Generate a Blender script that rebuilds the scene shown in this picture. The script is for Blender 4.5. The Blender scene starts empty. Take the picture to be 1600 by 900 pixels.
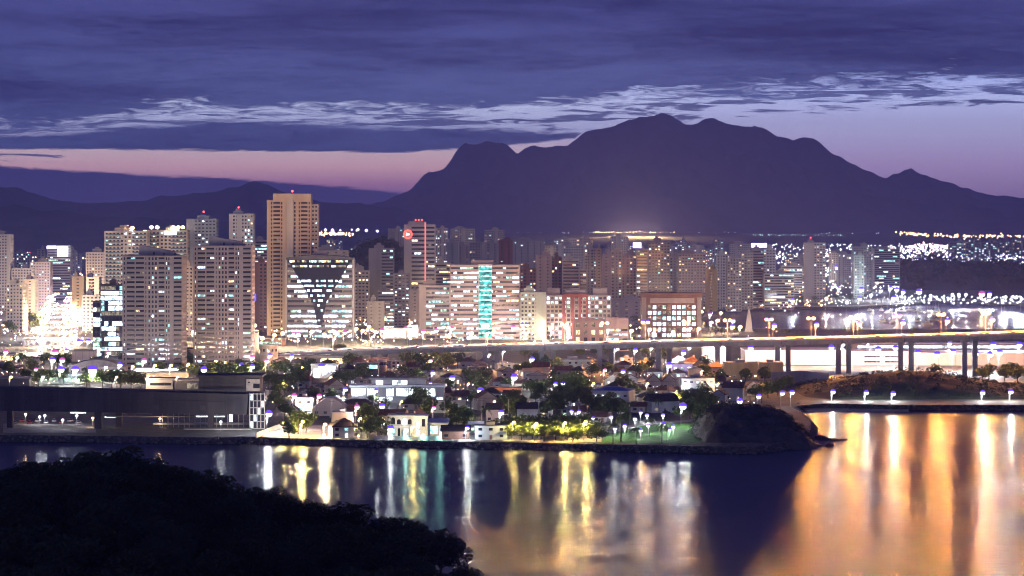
import bpy, math, random
import numpy as np
from mathutils import Vector, noise as mnoise

random.seed(7)
RNG = random.Random(11)
SC = bpy.context.scene
COL = SC.collection
R = math.radians
F = 4350.0          # focal length in photo pixels
HZ = 345.0          # row of the true horizon
CAMZ = 100.0

# ------------------------------------------------------------------ camera
cam = bpy.data.cameras.new('camera')
cam.sensor_width = 36.0
cam.lens = 36.0 * F / 1600.0
cam.shift_y = -(450.0 - HZ) / 1600.0
cam.clip_start = 1.0
cam.clip_end = 90000.0
camo = bpy.data.objects.new('camera', cam)
COL.objects.link(camo)
camo.location = (0, 0, CAMZ)
camo.rotation_euler = (R(90), 0, 0)
SC.camera = camo

# ------------------------------------------------------------------ render settings
SC.view_settings.view_transform = 'Standard'
SC.view_settings.look = 'None'
SC.view_settings.exposure = 0.0
SC.view_settings.gamma = 1.0
SC.render.engine = 'CYCLES'
cy = SC.cycles
cy.use_denoising = True
try:
    cy.denoiser = 'OPENIMAGEDENOISE'
except Exception:
    pass
cy.filter_width = 1.0
cy.use_adaptive_sampling = True
cy.adaptive_threshold = 0.03
cy.max_bounces = 4
cy.diffuse_bounces = 2
cy.glossy_bounces = 3
cy.transmission_bounces = 2
cy.volume_bounces = 0
cy.transparent_max_bounces = 6
cy.sample_clamp_indirect = 4.0
cy.sample_clamp_direct = 0.0
cy.use_light_tree = True
cy.caustics_reflective = False
cy.caustics_refractive = False


def lin(r, g, b):
    def c(v):
        v /= 255.0
        return v / 12.92 if v <= 0.04045 else ((v + 0.055) / 1.055) ** 2.4
    return (c(r), c(g), c(b), 1.0)


# ------------------------------------------------------------------ world: dusk sky with a broken cloud deck
world = bpy.data.worlds.new('World')
SC.world = world
world.use_nodes = True
NT = world.node_tree
NT.nodes.clear()


def nd(tree, typ, **kw):
    n = tree.nodes.new(typ)
    for k, v in kw.items():
        setattr(n, k, v)
    return n


class NX:
    """tiny expression helper for a node tree"""
    def __init__(s, t):
        s.t = t

    def inp(s, sock, v):
        if hasattr(v, 'is_output'):
            s.t.links.new(v, sock)
        else:
            sock.default_value = v

    def m(s, op, a, b=0.0, c=0.0, clamp=False):
        n = nd(s.t, 'ShaderNodeMath', operation=op, use_clamp=clamp)
        s.inp(n.inputs[0], a); s.inp(n.inputs[1], b); s.inp(n.inputs[2], c)
        return n.outputs[0]

    def comb(s, x, y, z):
        n = nd(s.t, 'ShaderNodeCombineXYZ')
        s.inp(n.inputs[0], x); s.inp(n.inputs[1], y); s.inp(n.inputs[2], z)
        return n.outputs[0]

    def noise(s, vec, scale=1.0, detail=4.0, rough=0.55, dist=0.0):
        n = nd(s.t, 'ShaderNodeTexNoise')
        s.t.links.new(vec, n.inputs['Vector'])
        n.inputs['Scale'].default_value = scale
        n.inputs['Detail'].default_value = detail
        n.inputs['Roughness'].default_value = rough
        n.inputs['Distortion'].default_value = dist
        return n.outputs['Fac']

    def step(s, v, lo, hi):
        n = nd(s.t, 'ShaderNodeMapRange', interpolation_type='SMOOTHSTEP')
        s.inp(n.inputs['Value'], v)
        s.inp(n.inputs['From Min'], lo); s.inp(n.inputs['From Max'], hi)
        return n.outputs['Result']

    def ramp(s, v, pts, lo, hi, col=False):
        """piecewise linear; pts (pos, value or colour)"""
        f = s.m('DIVIDE', s.m('SUBTRACT', v, lo), hi - lo, clamp=True)
        n = nd(s.t, 'ShaderNodeValToRGB')
        e = n.color_ramp.elements
        while len(e) < len(pts):
            e.new(0.5)
        for k, (p, val) in enumerate(pts):
            e[k].position = (p - lo) / (hi - lo)
            e[k].color = val if col else (val, val, val, 1)
        s.t.links.new(f, n.inputs[0])
        return n.outputs[0]

    def mix(s, f, a, b):
        n = nd(s.t, 'ShaderNodeMix', data_type='RGBA')
        s.inp(n.inputs[0], f); s.inp(n.inputs[6], a); s.inp(n.inputs[7], b)
        return n.outputs[2]


w = NX(NT)
tc = nd(NT, 'ShaderNodeTexCoord')
sp = nd(NT, 'ShaderNodeSeparateXYZ')
NT.links.new(tc.outputs['Generated'], sp.inputs[0])
dx, dy, dz = sp.outputs
az = w.m('MULTIPLY', w.m('ARCTAN2', dx, dy), F)                     # pixels from straight ahead
hyp = w.m('SQRT', w.m('ADD', w.m('MULTIPLY', dx, dx), w.m('MULTIPLY', dy, dy)))
el = w.m('MULTIPLY', w.m('ARCTAN2', dz, hyp), F)                    # pixels above the horizon
UL, UH = -900.0, 900.0
nbig = w.noise(w.comb(w.m('DIVIDE', az, 420.0), w.m('DIVIDE', el, 46.0), 3.1), 1.0, 6.0, 0.6, 0.4)
nfin = w.noise(w.comb(w.m('DIVIDE', az, 62.0), w.m('DIVIDE', el, 9.0), 9.7), 1.0, 9.0, 0.68, 1.0)
nlow = w.noise(w.comb(w.m('DIVIDE', az, 900.0), w.m('DIVIDE', el, 130.0), 5.5), 1.0, 3.0, 0.5, 0.2)
nb = w.m('SUBTRACT', nbig, 0.5)
nf = w.m('SUBTRACT', nfin, 0.5)
S4 = 1 / 400.0
def curve(pts):
    return w.m('MULTIPLY', w.ramp(az, [(x - 800.0, v * S4) for x, v in pts], UL, UH), 400.0)
deck_b = curve([(-100, 126), (100, 130), (300, 158), (560, 160), (800, 166), (1000, 182), (1300, 205), (1700, 212)])
vv = w.m('ADD', el, w.m('ADD', w.m('MULTIPLY', nb, 110.0), w.m('MULTIPLY', nf, 125.0)))
deck = w.step(vv, w.m('SUBTRACT', deck_b, 6.0), w.m('ADD', deck_b, 26.0))
band_lo = curve([(-100, 109), (300, 107), (620, 104), (760, 112), (900, 127), (960, 175)])
band_hi = curve([(-100, 128), (100, 130), (330, 152), (560, 148), (760, 141), (910, 134), (960, 120)])
e2 = w.m('ADD', el, w.m('ADD', w.m('MULTIPLY', nf, 13.0), w.m('MULTIPLY', nb, 12.0)))
e3 = w.m('ADD', el, w.m('ADD', w.m('MULTIPLY', nf, 26.0), w.m('MULTIPLY', nb, 22.0)))
band = w.m('MULTIPLY', w.step(e2, band_lo, w.m('ADD', band_lo, 4.0)),
           w.m('SUBTRACT', 1.0, w.step(e3, w.m('SUBTRACT', band_hi, 3.0), w.m('ADD', band_hi, 9.0))))
# torn cloudlets drifting in the bright gap under the deck
nlet = w.noise(w.comb(w.m('DIVIDE', az, 95.0), w.m('DIVIDE', el, 8.0), 21.3), 1.0, 7.0, 0.6, 0.7)
win = w.m('SUBTRACT', 1.0, w.m('DIVIDE', w.m('ABSOLUTE', w.m('SUBTRACT', el, w.m('SUBTRACT', deck_b, 10.0))), 34.0), clamp=True)
clet = w.m('MULTIPLY', w.step(w.m('ADD', nlet, w.m('MULTIPLY', win, 0.16)), 0.60, 0.70), w.step(win, 0.0, 0.35))
cloud = w.m('MAXIMUM', w.m('MAXIMUM', deck, band), w.m('MULTIPLY', clet, 0.92))
bank_t = curve([(-100, 86), (0, 85), (180, 74), (420, 62), (600, 46), (800, 30), (1700, 10)])
bank = w.m('SUBTRACT', 1.0, w.step(w.m('ADD', el, w.m('MULTIPLY', nf, 16.0)), w.m('SUBTRACT', bank_t, 3.0), w.m('ADD', bank_t, 3.0)))
clear = w.ramp(el, [(-40, lin(92, 76, 124)), (30, lin(110, 88, 138)), (58, lin(190, 132, 156)), (84, lin(246, 188, 184)),
                    (108, lin(250, 212, 204)), (140, lin(205, 205, 235)), (185, lin(222, 228, 250)), (260, lin(150, 165, 220)),
                    (520, lin(56, 64, 128))], -40, 520, True)
clear_r = w.ramp(el, [(-40, lin(100, 86, 134)), (40, lin(166, 134, 168)), (90, lin(200, 172, 206)), (140, lin(216, 208, 238)),
                      (190, lin(206, 212, 246)), (260, lin(150, 165, 220)), (520, lin(70, 80, 150))], -40, 520, True)
clear = w.mix(w.step(az, -100.0, 500.0), clear, clear_r)
ctex = w.m('ADD', w.m('MULTIPLY', nlow, 0.65), w.m('ADD', w.m('MULTIPLY', nbig, 0.6), w.m('MULTIPLY', nfin, 0.5)))
ctex = w.step(ctex, 0.60, 1.12)
ccol = w.mix(ctex, lin(44, 47, 106), lin(122, 140, 212))
ctop = w.mix(ctex, lin(40, 40, 90), lin(90, 96, 168))
ccol = w.mix(w.step(el, 150.0, 350.0), ccol, ctop)
cg = nd(NT, 'ShaderNodeVectorMath', operation='MULTIPLY')
NT.links.new(clear, cg.inputs[0]); cg.inputs[1].default_value = (2.0, 2.1, 2.4)
skyc = w.mix(bank, cg.outputs[0], lin(80, 76, 140))
ccol = w.mix(w.step(el, 330.0, 1500.0), ccol, lin(40, 43, 112))
skyc = w.mix(cloud, skyc, ccol)
bg = nd(NT, 'ShaderNodeBackground')
NT.links.new(skyc, bg.inputs['Color'])
bg.inputs['Strength'].default_value = 1.0
wo = nd(NT, 'ShaderNodeOutputWorld')
NT.links.new(bg.outputs[0], wo.inputs['Surface'])
world.cycles.sampling_method = 'MANUAL'
world.cycles.sample_map_resolution = 512

# ------------------------------------------------------------------ added fill from behind the camera for facades and haze, low, very soft
filld = bpy.data.lights.new('sun', 'SUN')
filld.energy = 0.46
filld.angle = R(50)
filld.color = (0.42, 0.47, 1.0)
fillo = bpy.data.objects.new('sun', filld)
COL.objects.link(fillo)
fillo.rotation_euler = (R(72), 0, R(-28))

# ------------------------------------------------------------------ helpers
def PX(px, Y):
    return (px - 800.0) / F * Y
def PZ(py, Y):
    return CAMZ - (py - HZ) / F * Y
def GY(py, z=3.0):
    return (CAMZ - z) * F / (py - HZ)


class MB:
    def __init__(s):
        s.v = []; s.f = []; s.sm = False
    def box(s, x0, x1, y0, y1, z0, z1):
        n = len(s.v)
        s.v += [(x0, y0, z0), (x1, y0, z0), (x1, y1, z0), (x0, y1, z0), (x0, y0, z1), (x1, y0, z1), (x1, y1, z1), (x0, y1, z1)]
        s.f += [(n, n+3, n+2, n+1), (n+4, n+5, n+6, n+7), (n, n+1, n+5, n+4), (n+1, n+2, n+6, n+5), (n+2, n+3, n+7, n+6), (n+3, n, n+4, n+7)]
        return s
    def poly(s, pts):
        n = len(s.v); s.v += [tuple(p) for p in pts]; s.f.append(tuple(range(n, n + len(pts)))); return s
    def prism(s, pts, z0, z1):
        """pts: ccw outline in xy"""
        n = len(s.v); k = len(pts)
        s.v += [(p[0], p[1], z0) for p in pts] + [(p[0], p[1], z1) for p in pts]
        s.f.append(tuple(range(n + k - 1, n - 1, -1))); s.f.append(tuple(range(n + k, n + 2 * k)))
        for i in range(k):
            j = (i + 1) % k
            s.f.append((n + i, n + j, n + k + j, n + k + i))
        return s
    def xprism(s, pts, x0, x1):
        """pts outline in (y, z), swept along x"""
        n = len(s.v); k = len(pts)
        s.v += [(x0, p[0], p[1]) for p in pts] + [(x1, p[0], p[1]) for p in pts]
        s.f.append(tuple(range(n + k - 1, n - 1, -1))); s.f.append(tuple(range(n + k, n + 2 * k)))
        for i in range(k):
            j = (i + 1) % k
            s.f.append((n + i, n + j, n + k + j, n + k + i))
        return s
    def yprism(s, pts, y0, y1):
        """pts outline in (x, z), swept along y"""
        n = len(s.v); k = len(pts)
        s.v += [(p[0], y0, p[1]) for p in pts] + [(p[0], y1, p[1]) for p in pts]
        s.f.append(tuple(range(n, n + k))); s.f.append(tuple(range(n + 2 * k - 1, n + k - 1, -1)))
        for i in range(k):
            j = (i + 1) % k
            s.f.append((n + j, n + i, n + k + i, n + k + j))
        return s
    def tube(s, pts, rad, seg=6):
        """pts: list of 3d, rad: list or number"""
        pts = [Vector(p) for p in pts]
        if not isinstance(rad, (list, tuple)):
            rad = [rad] * len(pts)
        n = len(s.v)
        for i, p in enumerate(pts):
            d = (pts[min(i + 1, len(pts) - 1)] - pts[max(i - 1, 0)]).normalized()
            a = d.orthogonal().normalized(); b = d.cross(a)
            for k in range(seg):
                t = 2 * math.pi * k / seg
                s.v.append(tuple(p + (a * math.cos(t) + b * math.sin(t)) * rad[i]))
        for i in range(len(pts) - 1):
            for k in range(seg):
                k2 = (k + 1) % seg
                s.f.append((n + i*seg + k, n + i*seg + k2, n + (i+1)*seg + k2, n + (i+1)*seg + k))
        s.f.append(tuple(range(n + seg - 1, n - 1, -1)))
        m = n + (len(pts) - 1) * seg
        s.f.append(tuple(range(m, m + seg)))
        return s
    def ball(s, c, rx, ry=None, rz=None, seg=8, rings=5):
        ry = ry or rx; rz = rz or rx
        prof = []
        n = len(s.v)
        s.v.append((c[0], c[1], c[2] - rz))
        for i in range(1, rings):
            t = -math.pi / 2 + math.pi * i / rings
            for k in range(seg):
                a = 2 * math.pi * k / seg
                s.v.append((c[0] + rx*math.cos(t)*math.cos(a), c[1] + ry*math.cos(t)*math.sin(a), c[2] + rz*math.sin(t)))
        s.v.append((c[0], c[1], c[2] + rz))
        for k in range(seg):
            s.f.append((n, n + 1 + (k+1) % seg, n + 1 + k))
        for i in range(rings - 2):
            for k in range(seg):
                k2 = (k + 1) % seg
                a = n + 1 + i*seg
                s.f.append((a + k, a + k2, a + seg + k2, a + seg + k))
        a = n + 1 + (rings - 2)*seg; t = len(s.v) - 1
        for k in range(seg):
            s.f.append((a + k, a + (k+1) % seg, t))
        return s
    def mesh(s, name, m):
        me = bpy.data.meshes.new(name)
        me.from_pydata(s.v, [], s.f)
        me.update()
        if m is not None:
            me.materials.append(m)
        if s.sm:
            me.polygons.foreach_set('use_smooth', [True] * len(me.polygons))
        return me
    def build(s, name, m, parent=None, loc=None):
        if not s.v:
            return None
        return link(name, s.mesh(name, m), parent, loc)


def link(name, me, parent=None, loc=None, rz=None):
    o = bpy.data.objects.new(name, me)
    COL.objects.link(o)
    if parent is not None:
        o.parent = parent
    if loc is not None:
        o.location = loc
    if rz is not None:
        o.rotation_euler = (0, 0, rz)
    return o


THINGS = []
def tag(o, label, cat, group=None, kind=None):
    if label: o['label'] = label
    if cat: o['category'] = cat
    if group: o['group'] = group
    if kind: o['kind'] = kind
    return o
def thing(name, label, cat, loc=(0, 0, 0), rz=0.0, group=None):
    o = link(name, None, None, loc, rz)
    o.empty_display_size = 1.0
    return tag(o, label, cat, group)
def struct(o):
    o['kind'] = 'structure'; return o
def stuff(o, label=None, cat=None):
    o['kind'] = 'stuff'
    return tag(o, label, cat)
NAMED = []   # (x, y, phrase) of things a label can refer to
def near_phrase(x, y):
    return min(NAMED, key=lambda n: (n[0] - x) ** 2 + 0.35 * (n[1] - y) ** 2)[2]
ORD = 'first second third fourth fifth sixth seventh eighth ninth tenth eleventh twelfth thirteenth fourteenth fifteenth sixteenth seventeenth eighteenth nineteenth twentieth'.split()
TENS = ['', '', 'twenty', 'thirty', 'forty', 'fifty', 'sixty', 'seventy', 'eighty', 'ninety']
def ordw(i):
    if i < 20: return ORD[i]
    t, u = divmod(i + 1, 10)
    if u == 0: return {2: 'twentieth', 3: 'thirtieth', 4: 'fortieth', 5: 'fiftieth', 6: 'sixtieth', 7: 'seventieth', 8: 'eightieth', 9: 'ninetieth'}.get(t, 'hundredth')
    return TENS[t] + '-' + ORD[u - 1] if t < 10 else 'hundred-and-' + ORD[(i + 1) % 100 - 1]
PENDING = []  # (object, stem, x) whose labels are completed with an ordinal at the end
def pend(o, stem, x):
    PENDING.append((o, stem, x))
def finish_labels():
    by = {}
    for o, s, x in PENDING:
        by.setdefault(s, []).append((x, o))
    for s, l in by.items():
        l.sort(key=lambda t: t[0])
        if len(l) == 1:
            l[0][1]['label'] = s
        else:
            for i, (x, o) in enumerate(l):
                o['label'] = s + (', ' + ordw(i) + ' from the left' if i else ', the leftmost of them')


# ------------------------------------------------------------------ materials
MATS = {}
def mat(name, col, rough=0.8, var=0.25, scale=0.25, bump=0.0, spec=0.3, metal=0.0, streak=False):
    if name in MATS: return MATS[name]
    m = bpy.data.materials.new(name); m.use_nodes = True
    t = m.node_tree; b = t.nodes['Principled BSDF']; x = NX(t)
    c = nd(t, 'ShaderNodeTexCoord')
    vec = c.outputs['Object']
    if streak:
        mp = nd(t, 'ShaderNodeMapping'); mp.inputs['Scale'].default_value = (1.0, 1.0, 0.12)
        t.links.new(vec, mp.inputs[0]); vec = mp.outputs[0]
    n = x.noise(vec, scale, 5.0, 0.65)
    lo = tuple(v * (1 - var) for v in col) + (1,)
    hi = tuple(min(1, v * (1 + var)) for v in col) + (1,)
    t.links.new(x.mix(x.step(n, 0.3, 0.7), lo, hi), b.inputs['Base Color'])
    b.inputs['Roughness'].default_value = rough
    b.inputs['Specular IOR Level'].default_value = spec
    b.inputs['Metallic'].default_value = metal
    if bump:
        bn = nd(t, 'ShaderNodeBump'); bn.inputs['Strength'].default_value = 0.6; bn.inputs['Distance'].default_value = bump
        t.links.new(x.noise(c.outputs['Object'], scale * 5, 4.0), bn.inputs['Height'])
        t.links.new(bn.outputs[0], b.inputs['Normal'])
    MATS[name] = m
    return m

def emis(name, col, strength, rooms=False, scale=0.4):
    if name in MATS: return MATS[name]
    m = bpy.data.materials.new(name); m.use_nodes = True
    t = m.node_tree; t.nodes.clear(); x = NX(t)
    e = nd(t, 'ShaderNodeEmission'); e.inputs[0].default_value = (*col, 1)
    e.inputs[1].default_value = strength
    if rooms:   # curtains, furniture and lamps inside: uneven brightness from room to room
        c = nd(t, 'ShaderNodeTexCoord')
        oi = nd(t, 'ShaderNodeObjectInfo')
        ad = nd(t, 'ShaderNodeVectorMath', operation='ADD')
        t.links.new(c.outputs['Object'], ad.inputs[0]); t.links.new(oi.outputs['Location'], ad.inputs[1])
        n = x.noise(ad.outputs[0], scale, 3.0, 0.7)
        st = x.m('MULTIPLY', x.m('ADD', 0.12, x.m('MULTIPLY', x.step(n, 0.32, 0.72), 1.6)), strength)
        t.links.new(st, e.inputs[1])
    o = nd(t, 'ShaderNodeOutputMaterial')
    t.links.new(e.outputs[0], o.inputs[0])
    MATS[name] = m
    return m

def glassmat(name, col, rough=0.12):
    return mat(name, col, rough, 0.3, 0.15, 0, 0.6)

W_WHITE = mat('paint_white', (0.422, 0.408, 0.394), 0.75, 0.12, 0.12, 0, 0.25, 0, True)
W_CREAM = mat('paint_cream', (0.394, 0.354, 0.299), 0.75, 0.12, 0.12, 0, 0.25, 0, True)
W_BEIGE = mat('paint_beige', (0.44, 0.335, 0.23), 0.75, 0.14, 0.12, 0, 0.25, 0, True)
W_PINK = mat('paint_pinkish', (0.340, 0.292, 0.279), 0.75, 0.12, 0.12, 0, 0.25, 0, True)
W_GREY = mat('paint_grey', (0.245, 0.238, 0.252), 0.75, 0.14, 0.12, 0, 0.25, 0, True)
W_TAUPE = mat('paint_taupe', (0.272, 0.245, 0.238), 0.75, 0.12, 0.12, 0, 0.25, 0, True)
W_BLUE = mat('paint_pale_blue', (0.313, 0.367, 0.408), 0.75, 0.12, 0.12, 0, 0.25, 0, True)
W_GREEN = mat('paint_pale_green', (0.313, 0.367, 0.326), 0.75, 0.12, 0.12, 0, 0.25, 0, True)
W_BROWN = mat('paint_brown', (0.17, 0.095, 0.075), 0.7, 0.2, 0.12, 0, 0.25, 0, True)
W_DKRED = mat('paint_dark_red', (0.20, 0.07, 0.065), 0.7, 0.2, 0.12, 0, 0.25, 0, True)
W_DARK = mat('cladding_dark', (0.05, 0.05, 0.06), 0.5, 0.3, 0.12, 0, 0.4, 0, True)
W_ORANGE = mat('paint_orange', (0.55, 0.16, 0.06), 0.8, 0.15, 0.3, 0, 0.2, 0, True)
W_YELL = mat('paint_ochre', (0.50, 0.36, 0.17), 0.8, 0.15, 0.3, 0, 0.2, 0, True)
W_LILAC = mat('paint_lilac', (0.42, 0.30, 0.48), 0.8, 0.15, 0.3, 0, 0.2, 0, True)
CONC = mat('concrete', (0.27, 0.26, 0.26), 0.85, 0.22, 0.2, 0.02, 0.2, 0, True)
CONC_D = mat('concrete_dark', (0.055, 0.053, 0.064), 0.85, 0.3, 0.15, 0.03, 0.2, 0, True)
ASPH = mat('asphalt', (0.055, 0.053, 0.052), 0.85, 0.3, 0.12, 0.01)
PAVE = mat('paving', (0.26, 0.24, 0.21), 0.85, 0.25, 0.2, 0.01)
SAND = mat('sand', (0.42, 0.36, 0.27), 0.9, 0.15, 0.1, 0.05)
LINEP = mat('road_paint', (0.75, 0.75, 0.72), 0.7, 0.1, 1.0)
TILE = mat('roof_tile', (0.13, 0.062, 0.042), 0.8, 0.35, 0.6, 0.06)
TILE_D = mat('roof_tile_dark', (0.045, 0.034, 0.032), 0.8, 0.35, 0.6, 0.06)
ROOF_G = mat('roof_grey', (0.16, 0.16, 0.165), 0.8, 0.25, 0.3, 0.03)
ROOF_B = mat('roof_blue', (0.06, 0.10, 0.28), 0.6, 0.2, 0.3, 0.02)
ROOF_W = mat('roof_pale_metal', (0.52, 0.54, 0.56), 0.5, 0.15, 0.3, 0.02)
STEEL = mat('galvanised_steel', (0.32, 0.32, 0.33), 0.45, 0.15, 0.6, 0, 0.5, 0.6)
DKST = mat('dark_steel', (0.05, 0.05, 0.055), 0.5, 0.2, 0.6, 0, 0.5, 0.4)
RUB = mat('rubber', (0.02, 0.02, 0.02), 0.9, 0.2, 2.0)
GLASS = glassmat('window_glass', (0.018, 0.021, 0.027))
GLASS_B = glassmat('window_glass_blue', (0.02, 0.03, 0.05), 0.08)
GLASS_T = glassmat('balcony_glass', (0.10, 0.14, 0.15), 0.15)
BARK = mat('bark', (0.09, 0.065, 0.045), 0.9, 0.3, 1.0, 0.03)
ROCK = mat('rock', (0.055, 0.05, 0.047), 0.9, 0.45, 0.18, 0.25)
STONE = mat('shore_stone', (0.13, 0.12, 0.11), 0.9, 0.45, 0.5, 0.08)
LAWN = mat('lawn', (0.04, 0.17, 0.008), 0.95, 0.4, 0.35, 0.08)
SCRUB = mat('scrub', (0.045, 0.045, 0.022), 0.95, 0.45, 0.12, 0.3)
FOREST = mat('forest_far', (0.030, 0.036, 0.022), 0.95, 0.5, 0.004, 0.0)
MNT = mat('mountain_forest', (0.035, 0.040, 0.030), 0.95, 0.5, 0.0016, 0.0)

# lit windows: kinds of room light
LIT = [emis('room_cool', (0.72, 0.88, 1.0), 3.6, True), emis('room_blue_white', (0.62, 0.78, 1.0), 8.0, True),
       emis('room_cyan', (0.42, 0.85, 0.90), 2.2, True), emis('room_warm', (1.0, 0.72, 0.38), 2.7, True),
       emis('room_dim', (0.9, 0.75, 0.55), 0.4, True), emis('room_greenish', (0.62, 0.95, 0.72), 1.7, True)]
LITW = {'mix': (3, 1, 3, 3, 6, 1.5), 'office': (6, 4, 3, 1, 3, 1), 'warm': (1, 0.3, 0.5, 5, 4, .3), 'cool': (4, 2, 5, 1.5, 4, 2)}
BEACON = emis('beacon_red', (1.0, 0.06, 0.04), 9.0)
B_WARM = emis('lamp_sodium', (1.0, 0.56, 0.24), 9.0)
B_AMBER = emis('lamp_amber', (1.0, 0.42, 0.13), 24.0)
B_WHITE = emis('lamp_white', (0.86, 0.88, 1.0), 8.0)
B_PINK = emis('lamp_pink_white', (1.0, 0.66, 0.62), 7.0)
B_YELL = emis('lamp_yellow', (1.0, 0.68, 0.20), 8.0)
FRINGE_V = emis('lens_fringe_violet', (0.16, 0.07, 0.95), 1.3)  # purple lens fringe of bright lamps, put into glowing caps
FRINGE_M = emis('lens_fringe_magenta', (0.75, 0.12, 0.55), 1.0)
HEADL = emis('headlight', (1.0, 0.95, 0.85), 30.0)
TAILL = emis('taillight', (1.0, 0.05, 0.03), 8.0)
HAZE_D = 6.5e-5
# ================================================================== SETTING
def water_material():
    m = bpy.data.materials.new('bay_water'); m.use_nodes = True
    t = m.node_tree; b = t.nodes['Principled BSDF']; x = NX(t)
    b.inputs['Base Color'].default_value = (0.004, 0.007, 0.016, 1)
    b.inputs['Roughness'].default_value = 0.13
    b.inputs['IOR'].default_value = 1.33
    g = nd(t, 'ShaderNodeNewGeometry')
    mp = nd(t, 'ShaderNodeMapping'); mp.inputs['Scale'].default_value = (0.16, 0.42, 1.0)
    t.links.new(g.outputs['Position'], mp.inputs[0])
    n1 = x.noise(mp.outputs[0], 1.0, 3.0, 0.6, 0.3)
    mp2 = nd(t, 'ShaderNodeMapping'); mp2.inputs['Scale'].default_value = (0.025, 0.05, 1.0)
    t.links.new(g.outputs['Position'], mp2.inputs[0])
    n2 = x.noise(mp2.outputs[0], 1.0, 3.0, 0.6, 0.3)
    mp3 = nd(t, 'ShaderNodeMapping'); mp3.inputs['Scale'].default_value = (0.035, 0.15, 1.0)
    t.links.new(g.outputs['Position'], mp3.inputs[0])
    n3 = x.noise(mp3.outputs[0], 1.0, 6.0, 0.72, 0.4)
    hh = x.m('ADD', x.m('MULTIPLY', n1, 0.12), x.m('ADD', x.m('MULTIPLY', n2, 1.1), x.m('MULTIPLY', n3, 1.5)))
    bp = nd(t, 'ShaderNodeBump'); bp.inputs['Strength'].default_value = 1.0; bp.inputs['Distance'].default_value = 1.0
    t.links.new(hh, bp.inputs['Height']); t.links.new(bp.outputs[0], b.inputs['Normal'])
    # wind-ruffled and calm patches
    rr = x.m('ADD', 0.16, x.m('MULTIPLY', x.step(x.noise(mp2.outputs[0], 0.35, 3.0), 0.35, 0.65), 0.06))
    t.links.new(rr, b.inputs['Roughness'])
    # choppy water: the wavelets turned away from the viewer mask part of the grazing reflection
    gl = nd(t, 'ShaderNodeBsdfGlossy'); gl.distribution = 'GGX'
    t.links.new(rr, gl.inputs['Roughness']); t.links.new(bp.outputs[0], gl.inputs['Normal'])
    df = nd(t, 'ShaderNodeBsdfDiffuse'); df.inputs[0].default_value = (0.006, 0.010, 0.022, 1)
    fr = nd(t, 'ShaderNodeFresnel'); fr.inputs[0].default_value = 1.33
    mx = nd(t, 'ShaderNodeMixShader')
    t.links.new(x.m('MULTIPLY', fr.outputs[0], 0.55), mx.inputs[0])
    t.links.new(df.outputs[0], mx.inputs[1]); t.links.new(gl.outputs[0], mx.inputs[2])
    t.links.new(mx.outputs[0], t.nodes['Material Output'].inputs[0])
    return m
WATER = water_material()
mb = MB(); mb.poly([(-14000, -200, 0), (14000, -200, 0), (14000, 23500, 0), (-14000, 23500, 0)])
struct(mb.build('water', WATER))

def ground_material():
    m = bpy.data.materials.new('city_ground'); m.use_nodes = True
    t = m.node_tree; b = t.nodes['Principled BSDF']; x = NX(t)
    g = nd(t, 'ShaderNodeNewGeometry')
    n1 = x.noise(g.outputs['Position'], 0.012, 5.0, 0.6)
    n2 = x.noise(g.outputs['Position'], 0.25, 5.0, 0.65)
    c1 = x.mix(x.step(n1, 0.42, 0.58), (0.065, 0.06, 0.052, 1), (0.035, 0.05, 0.02, 1))
    c2 = x.mix(x.step(n2, 0.4, 0.75), c1, (0.13, 0.115, 0.095, 1))
    t.links.new(c2, b.inputs['Base Color'])
    b.inputs['Roughness'].default_value = 0.9
    return m
GROUND = ground_material()
ZG = 3.0
def shore(pts):
    return [(PX(x, GY(y, 0)), GY(y, 0)) for x, y in pts]
front_shore = [(-900, 688), (0, 690), (200, 692), (330, 694), (400, 693), (440, 695), (520, 697), (600, 699), (800, 702), (940, 705),
               (1080, 708), (1180, 709), (1225, 703), (1262, 690), (1270, 672), (1255, 655), (1240, 645), (1250, 639), (1300, 639), (1400, 641),
               (1600, 641), (2000, 640), (2600, 636)]
bay_near = [(2600, 512), (1900, 516), (1600, 519), (1350, 520), (1180, 519), (1110, 515)]
bay_far = [(1090, 500), (1100, 486), (1200, 483), (1330, 482), (1400, 479), (1440, 474), (1500, 472), (1560, 476), (1700, 480), (2600, 470)]
fs = shore(front_shore)
outline = fs + shore(bay_near) + shore(bay_far) + [(13000, 4200), (13000, 23400), (-13000, 23400), (-13000, 1300)]
mb = MB(); mb.prism(outline, -0.8, ZG)
struct(mb.build('ground', GROUND))

def fbm(x, y, s, o=4, seed=0.0):
    return mnoise.fractal(Vector((x * s, y * s, seed)), 1.0, 2.0, o, noise_basis='PERLIN_ORIGINAL')

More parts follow.
